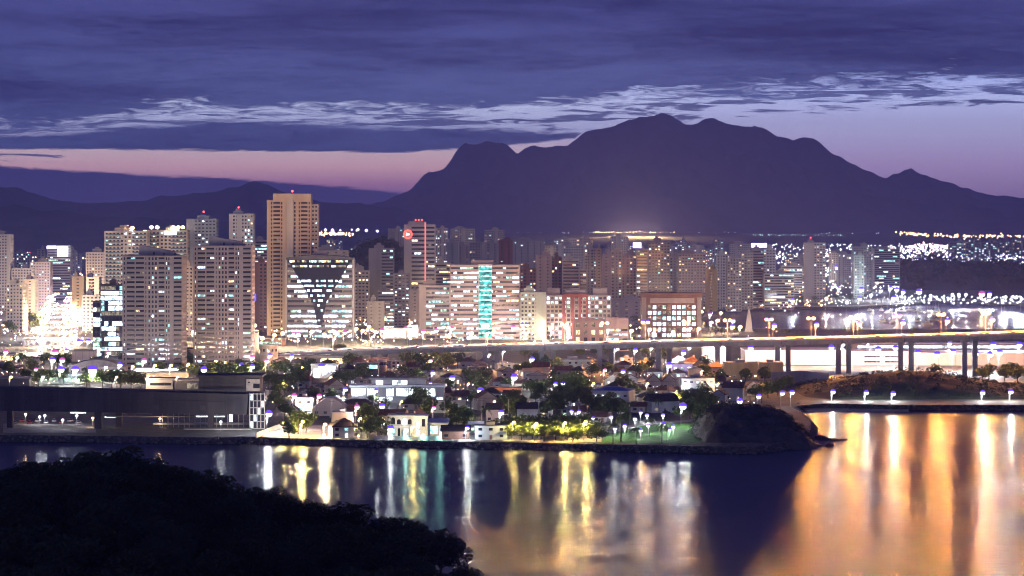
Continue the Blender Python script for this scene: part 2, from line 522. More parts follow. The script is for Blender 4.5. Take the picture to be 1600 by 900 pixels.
def ridge(name, prof, Y0, front, back, zb, material, nx, ny, namp=0.0, nscale=0.01, power=1.0, warp=0.0, kindstruct=True, parent=None, smooth=True, edge=None):
    """a hill whose crest, seen from the hill opposite, follows prof; real height and depth"""
    px = np.array([p[0] for p in prof], float); pz = np.array([PZ(p[1], Y0) for p in prof])
    xs = (px - 800.0) / F * Y0
    X = np.linspace(xs[0], xs[-1], nx)
    V = np.concatenate([np.linspace(-front, 0, ny)[:-1], np.linspace(0, back, max(4, ny // 2))])
    m = MB(); m.sm = smooth
    for v in V:
        t = 1 + v / front if v < 0 else 1 - v / back
        g = max(0.0, t)
        g = g ** power if v < 0 else math.sin(g * math.pi / 2)
        for x in X:
            wx = x + (warp * fbm(x, v, nscale * 0.6, 3, 7.0) * (1 - t) if warp else 0.0)
            h = float(np.interp(wx, xs, pz)) - zb
            if warp: h += fbm(x, v, 0.010, 4, 9.0) * 17.0 * min(1.0, max(0.0, h) / 120.0)
            n = fbm(x, Y0 + v, nscale, 5, 2.0) * namp if namp else 0.0
            z = zb + h * g * (1 - (0.9 * abs(fbm(x, v * .45, nscale * 1.6, 5, 4.0)) * min(1, (1 - t) * 2.2) if warp else 0)) + n * (0.25 + (1 - t)) * min(1, max(0.0, h) / (abs(namp) * 3 + 1e-6)) - (0.6 if g <= 0 else 0)
            m.v.append((x, Y0 + v, z))
    for j in range(len(V) - 1):
        for i in range(nx - 1):
            a = j * nx + i
            m.f.append((a, a + 1, a + nx + 1, a + nx))
    o = m.build(name, material, parent)
    if kindstruct: struct(o)
    hv = np.array([p[2] for p in m.v]).reshape(len(V), nx)
    def height(x, y):
        v = min(max(y - Y0, V[0]), V[-1])
        fi = (min(max(x, X[0]), X[-1]) - X[0]) / (X[-1] - X[0]) * (nx - 1)
        i = min(int(fi), nx - 2); fx = fi - i
        j = min(int(np.searchsorted(V, v, 'right')) - 1, len(V) - 2); fy = (v - V[j]) / (V[j + 1] - V[j])
        return float((hv[j, i] * (1 - fx) + hv[j, i + 1] * fx) * (1 - fy) + (hv[j + 1, i] * (1 - fx) + hv[j + 1, i + 1] * fx) * fy)
    return o, height

MT = [(380, 366), (480, 352), (560, 322), (600, 315), (640, 297), (670, 268), (695, 264), (705, 250), (715, 232), (727, 224), (740, 226), (760, 220), (785, 224), (808, 238),
      (820, 231), (850, 229), (887, 228), (905, 212), (925, 203), (960, 198), (985, 185), (1010, 183), (1022, 180), (1035, 176), (1045, 179),
      (1060, 187), (1070, 195), (1090, 194), (1100, 186), (1113, 183), (1125, 189), (1160, 199), (1172, 197), (1190, 198), (1210, 212),
      (1240, 219), (1255, 215), (1270, 215), (1285, 225), (1300, 240), (1340, 260), (1385, 278), (1400, 272), (1423, 264), (1440, 272),
      (1480, 285), (1520, 297), (1545, 305), (1600, 308), (1700, 326), (1850, 350), (2000, 366)]
ridge('mountain', MT, 20000, 5200, 3000, ZG, MNT, 420, 60, 14.0, 0.0011, 1.25, 300.0)
LH = [(-500, 300), (-250, 280), (-100, 286), (0, 290), (35, 298), (75, 312), (140, 318), (200, 316), (250, 308), (330, 300), (365, 292), (385, 288), (400, 283), (415, 288),
      (440, 299), (480, 310), (520, 317), (560, 318), (620, 326), (700, 350), (760, 366)]
ridge('hills_far', LH, 15500, 3000, 2500, ZG, MNT, 160, 26, 12.0, 0.0014, 1.15, 500.0)
LH2 = [(-500, 330), (-200, 322), (-60, 318), (60, 326), (160, 338), (300, 345), (420, 352), (520, 360), (640, 364), (760, 372)]
ridge('hills_low', LH2, 11000, 2500, 2000, ZG, MNT, 120, 20, 10.0, 0.0018, 1.1, 300.0)
# the plain at the mountain's foot, slightly raised and wooded
PL = [(560, 372), (700, 366), (840, 364), (1000, 364), (1200, 365), (1380, 363), (1500, 366), (1700, 364), (1900, 372)]
ridge('foothills', PL, 12500, 2600, 3000, ZG, MNT, 120, 18, 4.0, 0.002, 1.0, 200.0)

# ---- haze: the humid evening air of the whole bay
hm = bpy.data.materials.new('evening_haze'); hm.use_nodes = True
ht = hm.node_tree; ht.nodes.clear()
pv = nd(ht, 'ShaderNodeVolumePrincipled')
pv.inputs['Color'].default_value = (0.42, 0.46, 1.0, 1)
pv.inputs['Density'].default_value = HAZE_D
pv.inputs['Anisotropy'].default_value = 0.0
oo = nd(ht, 'ShaderNodeOutputMaterial')
ht.links.new(pv.outputs[0], oo.inputs['Volume'])
mb = MB(); mb.box(-15000, 15000, -400, 23700, -1.8, 935)
if HAZE_D > 0:
    stuff(mb.build('haze', hm), 'thin humid evening haze over bay, city and mountain', 'haze')

# ---- foliage -------------------------------------------------------
def leaf_material(name, c0, c1):
    m = bpy.data.materials.new(name); m.use_nodes = True
    t = m.node_tree; b = t.nodes['Principled BSDF']; x = NX(t)
    g = nd(t, 'ShaderNodeNewGeometry')
    oi = nd(t, 'ShaderNodeObjectInfo')
    n = x.m('ADD', x.m('MULTIPLY', g.outputs['Random Per Island'], 0.6), x.m('MULTIPLY', oi.outputs['Random'], 0.4))
    t.links.new(x.mix(n, (*c0, 1), (*c1, 1)), b.inputs['Base Color'])
    b.inputs['Roughness'].default_value = 0.7
    b.inputs['Specular IOR Level'].default_value = 0.2
    tr = nd(t, 'ShaderNodeBsdfTranslucent'); tr.inputs[0].default_value = (c1[0] * 1.2, c1[1] * 1.2, c1[2], 1)
    mx = nd(t, 'ShaderNodeMixShader'); mx.inputs[0].default_value = 0.3
    t.links.new(b.outputs[0], mx.inputs[1]); t.links.new(tr.outputs[0], mx.inputs[2])
    t.links.new(mx.outputs[0], t.nodes['Material Output'].inputs[0])
    return m
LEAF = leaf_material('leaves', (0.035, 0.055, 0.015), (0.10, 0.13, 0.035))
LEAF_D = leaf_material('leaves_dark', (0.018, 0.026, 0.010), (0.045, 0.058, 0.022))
LEAF_P = leaf_material('palm_leaves', (0.03, 0.05, 0.015), (0.08, 0.11, 0.03))

def leafquads(m, c, r, n, size, rng, rz=None, flat=0.0):
    rz = rz or r
    for _ in range(n):
        while True:
            p = Vector((rng.uniform(-1, 1), rng.uniform(-1, 1), rng.uniform(-1, 1)))
            if 0.12 < p.length < 1: break
        p = p.normalized() * (p.length ** 0.45)
        q = Vector((c[0] + p.x * r, c[1] + p.y * r, c[2] + p.z * rz))
        a = Vector((rng.gauss(0, 1), rng.gauss(0, 1), rng.gauss(0, 1) * (1 - flat))).normalized()
        b = a.orthogonal().normalized()
        s = size * rng.uniform(0.6, 1.3)
        k = len(m.v)
        m.v += [tuple(q - a * s), tuple(q + b * s * 0.55), tuple(q + a * s), tuple(q - b * s * 0.55)]
        m.f.append((k, k + 1, k + 2, k + 3))

def tree_meshes(seed, h, cr, lobes, per, size, leafm, spread=1.0):
    rng = random.Random(seed)
    tr = MB(); cr_m = MB()
    fork = h * rng.uniform(0.28, 0.4)
    tr.tube([(0, 0, -0.5), (rng.uniform(-.2, .2), rng.uniform(-.2, .2), fork * 0.6), (0, 0, fork)], [h * 0.035, h * 0.026, h * 0.022], 6)
    for i in range(lobes):
        a = 2 * math.pi * (i + rng.uniform(-.3, .3)) / lobes
        rad = cr * rng.uniform(0.25, 0.72) * spread
        top = h * rng.uniform(0.42, 0.86) if i else h * 0.88
        if i == 0: rad *= 0.2
        p = (math.cos(a) * rad, math.sin(a) * rad, top)
        tr.tube([(0, 0, fork), (p[0] * 0.5, p[1] * 0.5, fork + (top - fork) * 0.6), p], [h * 0.017, h * 0.011, h * 0.004], 5)
        lr = cr * rng.uniform(0.38, 0.58)
        leafquads(cr_m, p, lr, per, size, rng, lr * rng.uniform(0.6, 0.85), 0.3)
    return tr.mesh('trunk', BARK), cr_m.mesh('crown', leafm)

def palm_meshes(seed, h):
    rng = random.Random(seed)
    tr = MB(); cw = MB()
    lean = rng.uniform(-.5, .5)
    tr.tube([(0, 0, -0.4), (lean * .3, 0, h * .4), (lean, 0, h)], [h * 0.03, h * 0.02, h * 0.017], 7)
    for i in range(17):
        a = 2 * math.pi * i / 17 + rng.uniform(-.2, .2)
        up = rng.uniform(-0.3, 0.9); L = h * rng.uniform(0.34, 0.45)
        pts = []
        for k in range(6):
            t = k / 5
            pts.append(Vector((lean + math.cos(a) * L * t * (1 - 0.15 * t), math.sin(a) * L * t * (1 - .15 * t), h + L * (up * t - (0.75 + 0.4 * up) * t * t))))
        for k in range(5):
            p, q = pts[k], pts[k + 1]
            d = (q - p).normalized(); s = d.cross(Vector((0, 0, 1))).normalized() * h * 0.065 * (1 - k / 7)
            for sg in (-1, 1):
                for j in range(2):
                    b0 = p.lerp(q, j / 2); b1 = p.lerp(q, j / 2 + 0.42)
                    n = len(cw.v)
                    tip = b1 + s * sg + Vector((0, 0, -h * 0.035)) + d * h * 0.02
                    cw.v += [tuple(b0), tuple(b1), tuple(tip), tuple(tip - d * h * 0.012)]
                    cw.f.append((n, n + 1, n + 2, n + 3))
    return tr.mesh('trunk', BARK), cw.mesh('crown', LEAF_P)

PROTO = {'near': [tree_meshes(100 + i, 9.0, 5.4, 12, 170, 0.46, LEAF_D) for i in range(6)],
         'mid': [tree_meshes(200 + i, 9.0, 5.0, 9, 110, 0.52, LEAF) for i in range(6)],
         'flat': [tree_meshes(250 + i, 8.0, 6.2, 10, 90, 0.5, LEAF, 1.3) for i in range(3)],
         'palm': [palm_meshes(300 + i, 9.0) for i in range(4)]}
def plant(kind, x, y, z, h, label=None, group=None, stem=None, name=None, wide=1.0):
    tm, cm = RNG.choice(PROTO[kind])
    base = 8.0 if kind == 'flat' else 9.0
    t = thing(name or ('palm_tree' if kind == 'palm' else 'tree'), label, 'palm' if kind == 'palm' else 'tree', (x, y, z), RNG.uniform(0, 6.28), group)
    s = h / base
    t.scale = (s * wide, s * wide, s)
    link('trunk', tm, t); link('crown', cm, t)
    if stem: pend(t, stem, PX(800, 1) + x / y)
    return t

# ---- foreground wood on the near hillside (unlit)
FG = [(-260, 782), (-120, 788), (0, 792), (170, 790), (260, 798), (340, 812), (420, 828), (450, 844), (530, 863), (600, 884), (680, 912), (720, 936), (745, 958), (790, 1010), (900, 1090), (1000, 1130)]
FGO, FGH = ridge('hillside', FG, 520, 330, 120, -0.5, SCRUB, 70, 34, 1.2, 0.03, 0.18)
count = 0
for row in range(26):
    Y = 542 - row * 10.5
    x = PX(-30, Y) + (row % 2) * 3
    while x < PX(830, Y) and count < 300:
        xx = x + RNG.uniform(-2, 2); yy = Y + RNG.uniform(-3, 3)
        pxx = 800 + xx / yy * F
        z = FGH(xx, yy)
        top = HZ + (CAMZ - z - 8) * F / yy
        lim = np.interp(pxx, [p[0] for p in FG], [p[1] for p in FG])
        if z > 1.5 and top < 930 and pxx < 752:
            hh = RNG.uniform(5.4, 9.2)
            if pxx > 690: hh *= 0.8
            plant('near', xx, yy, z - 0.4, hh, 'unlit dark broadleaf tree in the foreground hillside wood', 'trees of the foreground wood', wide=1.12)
            count += 1
        x += RNG.uniform(8.0, 10.5)
# the tall one that rises over the wood's edge, and the ragged ones beside the water
for px_, Y_, h_, lab in ((198, 540, 10.5, 'tallest dark tree rising over the crest of the foreground wood'),
                         (238, 543, 8.2, 'dark tree just beside the tallest one on the wood crest'),
                         (588, 505, 7.6, 'thin ragged dark tree leaning over water on the wood edge'),
                         (432, 530, 8.0, 'dark bushy tree where the wooded crest starts to fall')):
    plant('near', PX(px_, Y_), Y_, FGH(PX(px_, Y_), Y_) - 0.4, h_, lab, None)

# ---- rocky headland at the end of the park
HD = [(1070, 705), (1085, 680), (1095, 655), (1110, 640), (1135, 634), (1165, 633), (1200, 637), (1228, 648), (1248, 664), (1262, 680), (1275, 696)]
o, HDH = ridge('rock_headland', HD, 1262, 46, 60, -0.5, ROCK, 80, 32, 4.0, 0.07, 0.42)
# ---- low scrubby hill by the shore road on the right
RH = [(1205, 628), (1235, 612), (1262, 603), (1290, 598), (1325, 593), (1362, 585), (1400, 581), (1440, 581), (1480, 584), (1520, 592), (1560, 600), (1590, 606), (1660, 604), (1760, 596), (1850, 606), (1950, 625)]
o, RHH = ridge('scrub_hill', RH, 1590, 78, 70, ZG - 0.3, SCRUB, 90, 22, 1.0, 0.05, 0.6)
# ---- wooded hills in the city
CH = [(515, 432), (535, 410), (552, 390), (575, 378), (600, 374), (622, 382), (640, 402), (655, 428)]
o, CHH = ridge('wooded_hill_city', CH, 3500, 160, 160, ZG - 0.3, FOREST, 50, 16, 4.0, 0.02, 0.6)
DH = [(1335, 462), (1360, 440), (1380, 420), (1405, 410), (1440, 405), (1480, 407), (1530, 412), (1580, 415), (1650, 418), (1750, 432), (1850, 462)]
o, DHH = ridge('wooded_hill_bay', DH, 4150, 260, 240, ZG - 0.3, FOREST, 80, 18, 5.0, 0.015, 0.6)

def clump_field(name, hf, x0, x1, y0, y1, n, r, per, size, leafm, seed, label, zmin=3.5, sink=0.3):
    rng = random.Random(seed); m = MB()
    for _ in range(n):
        x = rng.uniform(x0, x1); y = rng.uniform(y0, y1); z = hf(x, y)
        if z < zmin: continue
        rr = r * rng.uniform(0.6, 1.35)
        leafquads(m, (x, y, z + rr * sink), rr, per, size, rng, rr * 0.7, 0.3)
    return stuff(m.build(name, leafm), label, 'vegetation')
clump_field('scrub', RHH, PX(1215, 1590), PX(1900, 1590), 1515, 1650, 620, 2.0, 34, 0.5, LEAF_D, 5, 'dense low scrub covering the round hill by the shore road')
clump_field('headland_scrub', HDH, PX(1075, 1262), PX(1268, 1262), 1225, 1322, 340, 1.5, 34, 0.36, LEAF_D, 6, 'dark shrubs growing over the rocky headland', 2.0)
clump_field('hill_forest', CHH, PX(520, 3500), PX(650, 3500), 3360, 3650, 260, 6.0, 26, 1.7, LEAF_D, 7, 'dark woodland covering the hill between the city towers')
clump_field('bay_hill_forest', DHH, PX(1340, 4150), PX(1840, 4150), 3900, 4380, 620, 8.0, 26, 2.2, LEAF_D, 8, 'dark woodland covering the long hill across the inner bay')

# ---- shore stones
rk = []
for i in range(4):
    m = MB(); m.ball((0, 0, 0), 1.0, 0.8, 0.6, 7, 5)
    rr = random.Random(40 + i)
    m.v = [(x * rr.uniform(.75, 1.2), y * rr.uniform(.75, 1.2), z * rr.uniform(.7, 1.2)) for x, y, z in m.v]
    rk.append(m.mesh('boulder', STONE))
m = MB(); rr = random.Random(3)
for i in range(len(fs) - 1):
    (xa, ya), (xb, yb) = fs[i], fs[i + 1]
    L = math.hypot(xb - xa, yb - ya)
    if front_shore[i][0] < -150 or front_shore[i][0] > 1700: continue
    for k in range(int(L / 0.55)):
        t = rr.random(); u = rr.random()
        s = rr.uniform(0.35, 1.0)
        nxn, nyn = (yb - ya) / L, -(xb - xa) / L
        c = (xa + (xb - xa) * t + nxn * (2.6 - 3.2 * u), ya + (yb - ya) * t + nyn * (2.6 - 3.2 * u), 0.1 + 2.9 * u)
        n0 = len(m.v)
        m.ball(c, s, s * .8, s * .65, 5, 3)
        for q in range(n0, len(m.v)):
            x, y, z = m.v[q]; m.v[q] = (x + rr.uniform(-.2, .2) * s, y + rr.uniform(-.2, .2) * s, z + rr.uniform(-.2, .2) * s)
stuff(m.build('riprap', STONE), 'heaped stones of the embankment along the waterline', 'stones')
for i, (px_, py_, s, lab) in enumerate(((1302, 688, 3.2, 'long flat dark rock off the tip of the headland'), (1296, 697, 2.6, 'round dark rock standing clear in the water off the headland'),
                                   (1282, 686, 3.0, 'dark rock joined to the headland tip at the waterline'), (1277, 698, 2.2, 'low dark rock at the foot of the headland'), (1320, 687, 1.6, 'smallest flat rock farthest out from the headland'))):
    Y_ = GY(py_, 0)
    o = link('boulder', rk[i % 4], None, (PX(px_, Y_), Y_, 0.0)); o.scale = (s * 1.5, s, s * (0.5 if i in (0, 4) else 0.9)); o.rotation_euler = (0, 0, i * 1.3)
    o.data = o.data.copy(); o.data.materials[0] = ROCK
    tag(o, lab, 'rock', 'rocks off the headland')

# ---- lawn, park path, beach, avenues
def sheet(name, pts, z, material, thick=0.0):
    m = MB()
    if thick: m.prism(pts, z - thick, z)
    else: m.poly([(p[0], p[1], z) for p in pts])
    return struct(m.build(name, material))
def gp(pts, z=ZG):
    return [(PX(x, GY(y, z)), GY(y, z)) for x, y in pts]
sheet('lawn', gp([(938, 691.5), (1000, 693), (1080, 694), (1110, 688), (1130, 676), (1100, 664), (1040, 662), (985, 668), (950, 680)]), ZG + 0.02, LAWN)
sheet('path', gp([(850, 684), (960, 676), (1010, 664), (1090, 658), (1090, 655), (1005, 660), (950, 671), (850, 679)]), ZG + 0.03, PAVE)
sheet('pavement', gp([(405, 680), (545, 683), (545, 664), (430, 664)]), ZG + 0.02, PAVE)
sheet('shore_walk', gp([(690, 688), (940, 690.5), (940, 682), (690, 680)]), ZG + 0.02, PAVE)
sheet('beach', gp([(1252, 638.5), (1262, 643), (1420, 643), (1420, 639)], 0), 0.55, SAND, 0.9)
sheet('shore_road', gp([(1215, 636), (1290, 630.5), (1400, 633), (1900, 633), (1900, 629), (1400, 629), (1290, 627), (1205, 632)]), ZG + 0.02, ASPH)
av = gp([(22, 548), (152, 548), (104, 440), (88, 440)])
sheet('avenue', av, ZG + 0.02, ASPH)
sheet('street', gp([(400, 657), (1150, 646), (1150, 642), (400, 651)]), ZG + 0.02, ASPH)
sheet('street_inner', gp([(400, 609), (1150, 601), (1150, 598), (400, 605)]), ZG + 0.02, ASPH)
sheet('promenade', gp([(1098, 482), (1330, 479), (1400, 476), (1440, 471), (1500, 469), (1560, 473), (1700, 477), (1700, 475), (1500, 467), (1440, 469), (1400, 474), (1330, 477), (1098, 479)]), ZG + 0.05, PAVE)
# ================================================================== BUILDINGS
WINMESH = {}
def pick_lit(w, rng):
    return rng.choices(range(6), weights=LITW[w])[0]

def building(name, label, px0, px1, ytop, Y, d=18.0, rot=0.0, wall=W_CREAM, style='res', fl=3.1, bay=3.2, ww=0.55, wh=0.5, p=0.16, mix='mix',
             side='res', roof='box', glass=GLASS, rec=0.35, blank=None, balc=None, balc_m=None, stripes=None, indiv=False, beacon=False, phrase=None, seed=None,
             zbase=ZG, trim=None, podium=0.0, cat='building', topfl=0.0, strip_run=3.0, segs=None):
    """blank / balc: lists of (s0, s1) fractions of the front kept solid / carrying balconies"""
    rng = random.Random(seed if seed is not None else hash_name(label))
    Wp = (px1 - px0) / F * Y
    H = PZ(ytop, Y) - zbase
    r = R(rot)
    wd = max(4.0, (Wp - d * abs(math.sin(r))) / math.cos(r))
    cx = PX((px0 + px1) / 2, Y); cyy = Y + (d * math.cos(r) + wd * abs(math.sin(r))) / 2
    t = thing(name, label, cat, (cx, cyy, zbase), r)
    NAMED.append((cx, Y, phrase or label))
    wc, dc = wd - 2 * rec, d - 2 * rec
    core = MB(); wl = MB(); tr = MB(); bal = MB(); lit = [MB() for _ in range(6)]
    core.box(-wc / 2, wc / 2, -dc / 2, dc / 2, 0, H - 0.6)
    nfl = max(2, int(round((H - podium - topfl) / fl))); fh = (H - podium - topfl) / nfl
    z0 = podium
    def put(m, sd, s0, s1, n0, n1, za, zb):
        if sd == 'F': m.box(s0, s1, -dc / 2 - n1, -dc / 2 - n0, za, zb)
        elif sd == 'R': m.box(wc / 2 + n0, wc / 2 + n1, s0, s1, za, zb)
        elif sd == 'L': m.box(-wc / 2 - n1, -wc / 2 - n0, s0, s1, za, zb)
        else: m.box(s0, s1, dc / 2 + n0, dc / 2 + n1, za, zb)
    def addlit(sd, s0, s1, za, zb, k):
        if indiv:
            key = (sd in 'LR', round(s1 - s0, 2), round(zb - za, 2), k)
            if key not in WINMESH:
                m = MB(); w2, h2 = (s1 - s0) / 2, (zb - za) / 2
                if key[0]: m.box(-0.02, 0.02, -w2, w2, -h2, h2)
                else: m.box(-w2, w2, -0.02, 0.02, -h2, h2)
                WINMESH[key] = m.mesh('window', LIT[k])
            sc, zc = (s0 + s1) / 2, (za + zb) / 2
            loc = {'F': (sc, -dc / 2 - 0.06, zc), 'R': (wc / 2 + 0.06, sc, zc), 'L': (-wc / 2 - 0.06, sc, zc)}[sd]
            link('window', WINMESH[key], t, loc)
        else:
            put(lit[k], sd, s0, s1, 0.03, 0.08, za, zb)
    def facade(sd, st, L0, full):
        half = L0 / 2
        hs = full / 2
        if st == 'solid':
            put(wl, sd, -hs, hs, 0, rec, 0, H - 0.3); return
        wwid, whei = ww, wh
        if st == 'strip': n, wwid = 1, 1.0
        elif st == 'few': n, wwid, whei = max(1, int(L0 / 7)), 0.22, 0.32
        else: n = max(1, int(round(L0 / bay)))
        if st == 'glass': wwid, whei = 0.93, 0.82
        b = L0 / n
        bh = fh * (1 - whei)
        if sd == 'F' and segs:
            for i in range(nfl + 1):
                za = z0 + i * fh - bh * 0.62; zb = z0 + i * fh + bh * 0.38
                put(wl, sd, -hs, hs, 0, rec, max(0, za) if i else 0.0, zb if i < nfl else H - 0.3)
            edges = [-hs] + [v for a_, b_, k_ in segs for v in (-hs + a_ * full, -hs + b_ * full)] + [hs]
            for q in range(0, len(edges), 2):
                put(wl, sd, edges[q], edges[q + 1], 0, rec + 0.03, 0, H - 0.35)
            for a_, b_, k_ in segs:
                sa, sb = -hs + a_ * full, -hs + b_ * full
                for i in range(nfl):
                    zf = z0 + i * fh; za = zf + bh * 0.38; zb = zf + fh - bh * 0.62
                    if k_ == 'b':
                        key = ('b', round(sb - sa, 2), label)
                        if key not in WINMESH:
                            m = MB(); w2 = (sb - sa) / 2
                            m.box(-w2, w2, -1.5, 0, -0.14, 0.1); m.box(-w2, w2, -1.5, -1.4, 0.45, 0.95)
                            m.box(-w2, -w2 + .12, -1.39, 0, 0.1, 0.95); m.box(w2 - .12, w2, -1.39, 0, 0.1, 0.95)
                            WINMESH[key] = m.mesh('balcony', balc_m or wall)
                        link('balcony', WINMESH[key], t, ((sa + sb) / 2, -dc / 2 - rec - 0.04, zf + 0.12))
                    nn = max(1, int(round((sb - sa) / 2.6)))
                    if rng.random() < p * (1.6 if k_ == 'b' else 1.0):
                        k = pick_lit(mix, rng); j0 = rng.randrange(nn); j1 = rng.randint(j0 + 1, nn)
                        for j in range(j0, j1):
                            addlit(sd, sa + (sb - sa) * j / nn + .08, sa + (sb - sa) * (j + 1) / nn - .08, za + .05, zb - .05, k)
            return
        # floor bands
        for i in range(nfl + 1):
            za = z0 + i * fh - bh * 0.62; zb = z0 + i * fh + bh * 0.38
            if i == 0: za = 0.0
            if i == nfl: zb = H - 0.3
            put(wl, sd, -hs, hs, 0, rec, max(0, za), zb)
        # piers
        if st != 'strip':
            for i in range(n + 1):
                s = -half + i * b; hw = b * (1 - wwid) / 2
                sa, sb = max(-hs, s - hw), min(hs, s + hw)
                if i == 0: sa = -hs
                if i == n: sb = hs
                put(wl, sd, sa, sb, 0, rec + 0.03, 0, H - 0.35)
        else:
            for sa, sb in ((-hs, -hs + 0.7), (hs - 0.7, hs)):
                put(wl, sd, sa, sb, 0, rec + 0.03, 0, H - 0.35)
        bl = blank if (sd == 'F' and blank) else []
        for a, c in bl:
            put(wl, sd, -half + a * L0, -half + c * L0, 0, rec + 0.06, 0, H - 0.32)
        if sd == 'F' and balc:
            for bi, (a, c) in enumerate(balc):
                sa, sb = -half + a * L0, -half + c * L0
                for i in range(nfl):
                    zf = z0 + i * fh
                    if indiv and (sb - sa) > 3:
                        key = ('b', round(sb - sa, 2), label)
                        if key not in WINMESH:
                            m = MB(); w2 = (sb - sa) / 2
                            m.box(-w2, w2, -1.35, 0, -0.12, 0.1); m.box(-w2, w2, -1.35, -1.22, 0.1, 1.05)
                            m.box(-w2, -w2 + .1, -1.22, 0, 0.1, 1.05); m.box(w2 - .1, w2, -1.22, 0, 0.1, 1.05)
                            WINMESH[key] = m.mesh('balcony', balc_m or wall)
                        link('balcony', WINMESH[key], t, ((sa + sb) / 2, -dc / 2 - rec - 0.04, zf + 0.05))
                    else:
                        put(bal, sd, sa, sb, rec + 0.04, rec + 1.3, zf - 0.1, zf + 0.12)
                        put(bal, sd, sa, sb, rec + 1.2, rec + 1.3, zf + 0.13, zf + 1.05)
        # lit cells
        cells = n if st != 'strip' else max(2, int(L0 / strip_run))
        cb = L0 / cells
        pw = p if sd == 'F' else p * 0.6
        for i in range(nfl):
            za = z0 + i * fh + bh * 0.38; zb = z0 + (i + 1) * fh - bh * 0.62
            run = 0; k = 0; fp = pw * rng.choice((0.3, 0.8, 1.0, 1.9)) if st in ('strip', 'glass') else pw
            for j in range(cells):
                if run <= 0 and rng.random() < fp / (1.0 if st not in ('strip', 'glass') else 1.8):
                    k = pick_lit(mix, rng); run = rng.choice((1, 1, 2, 4)) if st in ('strip', 'glass') else 1
                if run > 0:
                    run -= 1
                    sa = -half + j * cb; sb = sa + cb
                    mid = (j + 0.5) / cells
                    if any(a < mid < c for a, c in bl): continue
                    g = cb * (1 - wwid) / 2
                    g = max(g, 0.06)
                    addlit(sd, sa + g, sb - g, za + 0.05, zb - 0.05, k)
    facade('F', style, wc, wd)
    if rot >= 0 or cx > 0: facade('L', side, dc, dc)
    else: put(wl, 'L', -dc / 2, dc / 2, 0, rec, 0, H - 0.3)
    if rot <= 0 or cx < 0: facade('R', side, dc, dc)
    else: put(wl, 'R', -dc / 2, dc / 2, 0, rec, 0, H - 0.3)
    put(wl, 'B', -wd / 2, wd / 2, 0, rec, 0, H - 0.3)
    # parapet
    for sd, a in (('F', wd / 2), ('B', wd / 2), ('L', dc / 2), ('R', dc / 2)):
        put(wl, sd, -a, a, 0.02, rec - 0.02, H - 0.3, H + 0.7)
    core.build('glazing', glass, t)
    wl.build('wall', wall, t)
    bal.build('balconies', balc_m or wall, t) and None
    for k, m in enumerate(lit):
        o = m.build('lit_windows', LIT[k], t)
        if o: o['kind'] = 'stuff'
    for c in t.children:
        if c.name.startswith(('glazing', 'balconies')): c['kind'] = 'stuff'
    # roof works
    rf = MB(); rf.box(-wc / 2, wc / 2, -dc / 2, dc / 2, H - 0.58, H - 0.2)
    ro = rf.build('roof', ROOF_G, t)
    if roof in ('box', 'tank'):
        m = MB(); pw_ = wd * rng.uniform(0.28, 0.5); x0 = rng.uniform(-0.2, 0.15) * wd; hh = rng.uniform(2.6, 4.6)
        m.box(x0 - pw_ / 2, x0 + pw_ / 2, -dc * 0.25, dc * 0.3, H - 0.2, H + hh)
        m.box(x0 - pw_ / 4, x0 + pw_ / 5, -dc * 0.15, dc * 0.2, H + hh, H + hh + rng.uniform(0.6, 2.2))
        m.build('penthouse', wall, t)
        if rng.random() < 0.6:
            m = MB(); ax = x0 + rng.uniform(-.3, .3) * pw_; m.tube([(ax, 0, H + hh), (ax, 0, H + hh + rng.uniform(3, 6))], 0.12, 5)
            m.build('antenna', DKST, t)
        ptop = H + hh + 1.5
        if beacon:
            m = MB(); m.tube([(x0, 0, ptop - 1.2), (x0, 0, ptop + 1.3)], 0.12, 5); m.build('beacon_mast', DKST, t)
            m = MB(); m.ball((x0, 0, ptop + 1.9), 0.8, seg=8, rings=5); m.build('beacon', BEACON, t)
    return t, wd, d, H, wc, dc

def hash_name(s):
    h = 0
    for ch in s: h = (h * 131 + ord(ch)) % 1000003
    return h

# ---------------- left: avenue and its towers
building('apartment_tower', 'dark tower with one white corner column at the left picture edge', -20, 16, 367, 3000, 20, 0, W_GREY, p=0.06, blank=[(0.88, 1.0)], phrase='the dark tower with a white corner column')
building('apartment_tower', 'beige apartment block with stacked balconies left of the blazing avenue', 9, 39, 444, 2411, 14, -8, W_CREAM, bay=3.0, balc=[(0.45, 0.85)], p=0.12, mix='warm', phrase='the beige block beside the avenue')
building('apartment_tower', 'plain brown slab tower behind the beige block by the avenue', 38, 55, 437, 2720, 16, 0, W_PINK, style='few', p=0.05, phrase='the plain brown slab')
building('apartment_tower', 'grey stepped block with few lit windows left of the avenue', 18, 50, 420, 3000, 20, 0, W_GREY, p=0.1, phrase='the grey stepped block')
building('apartment_tower', 'dull brown tower with rows of balconies on the avenue side', 47, 78, 410, 3150, 20, 0, W_TAUPE, balc=[(0.2, 0.75)], p=0.1, phrase='the dull balconied tower')
building('office_tower', 'tower with glaring violet white crown at the end of the avenue', 74, 110, 384, 3400, 22, 0, W_GREY, style='strip', p=0.3, mix='cool', roof='none', phrase='the tower with the glaring crown')
building('apartment_tower', 'far block with cyan windows and red sign lights on the left', 22, 47, 396, 3900, 18, 0, W_GREY, p=0.35, mix='cool', phrase='the far block with cyan windows')
building('apartment_tower', 'slim beige tower with two columns of tiny windows beside the avenue', 112, 131, 433, 2560, 15, 0, W_BEIGE, style='few', bay=3.5, p=0.02, side='few', phrase='the slim beige tower')
building('apartment_tower', 'white block with a dark red stripe behind the slim beige tower', 131, 155, 434, 2720, 16, 0, W_WHITE, p=0.06, blank=[(0.0, 0.3), (0.8, 1.0)], balc_m=W_DKRED, balc=[(0.35, 0.6)], phrase='the white block with a red stripe')
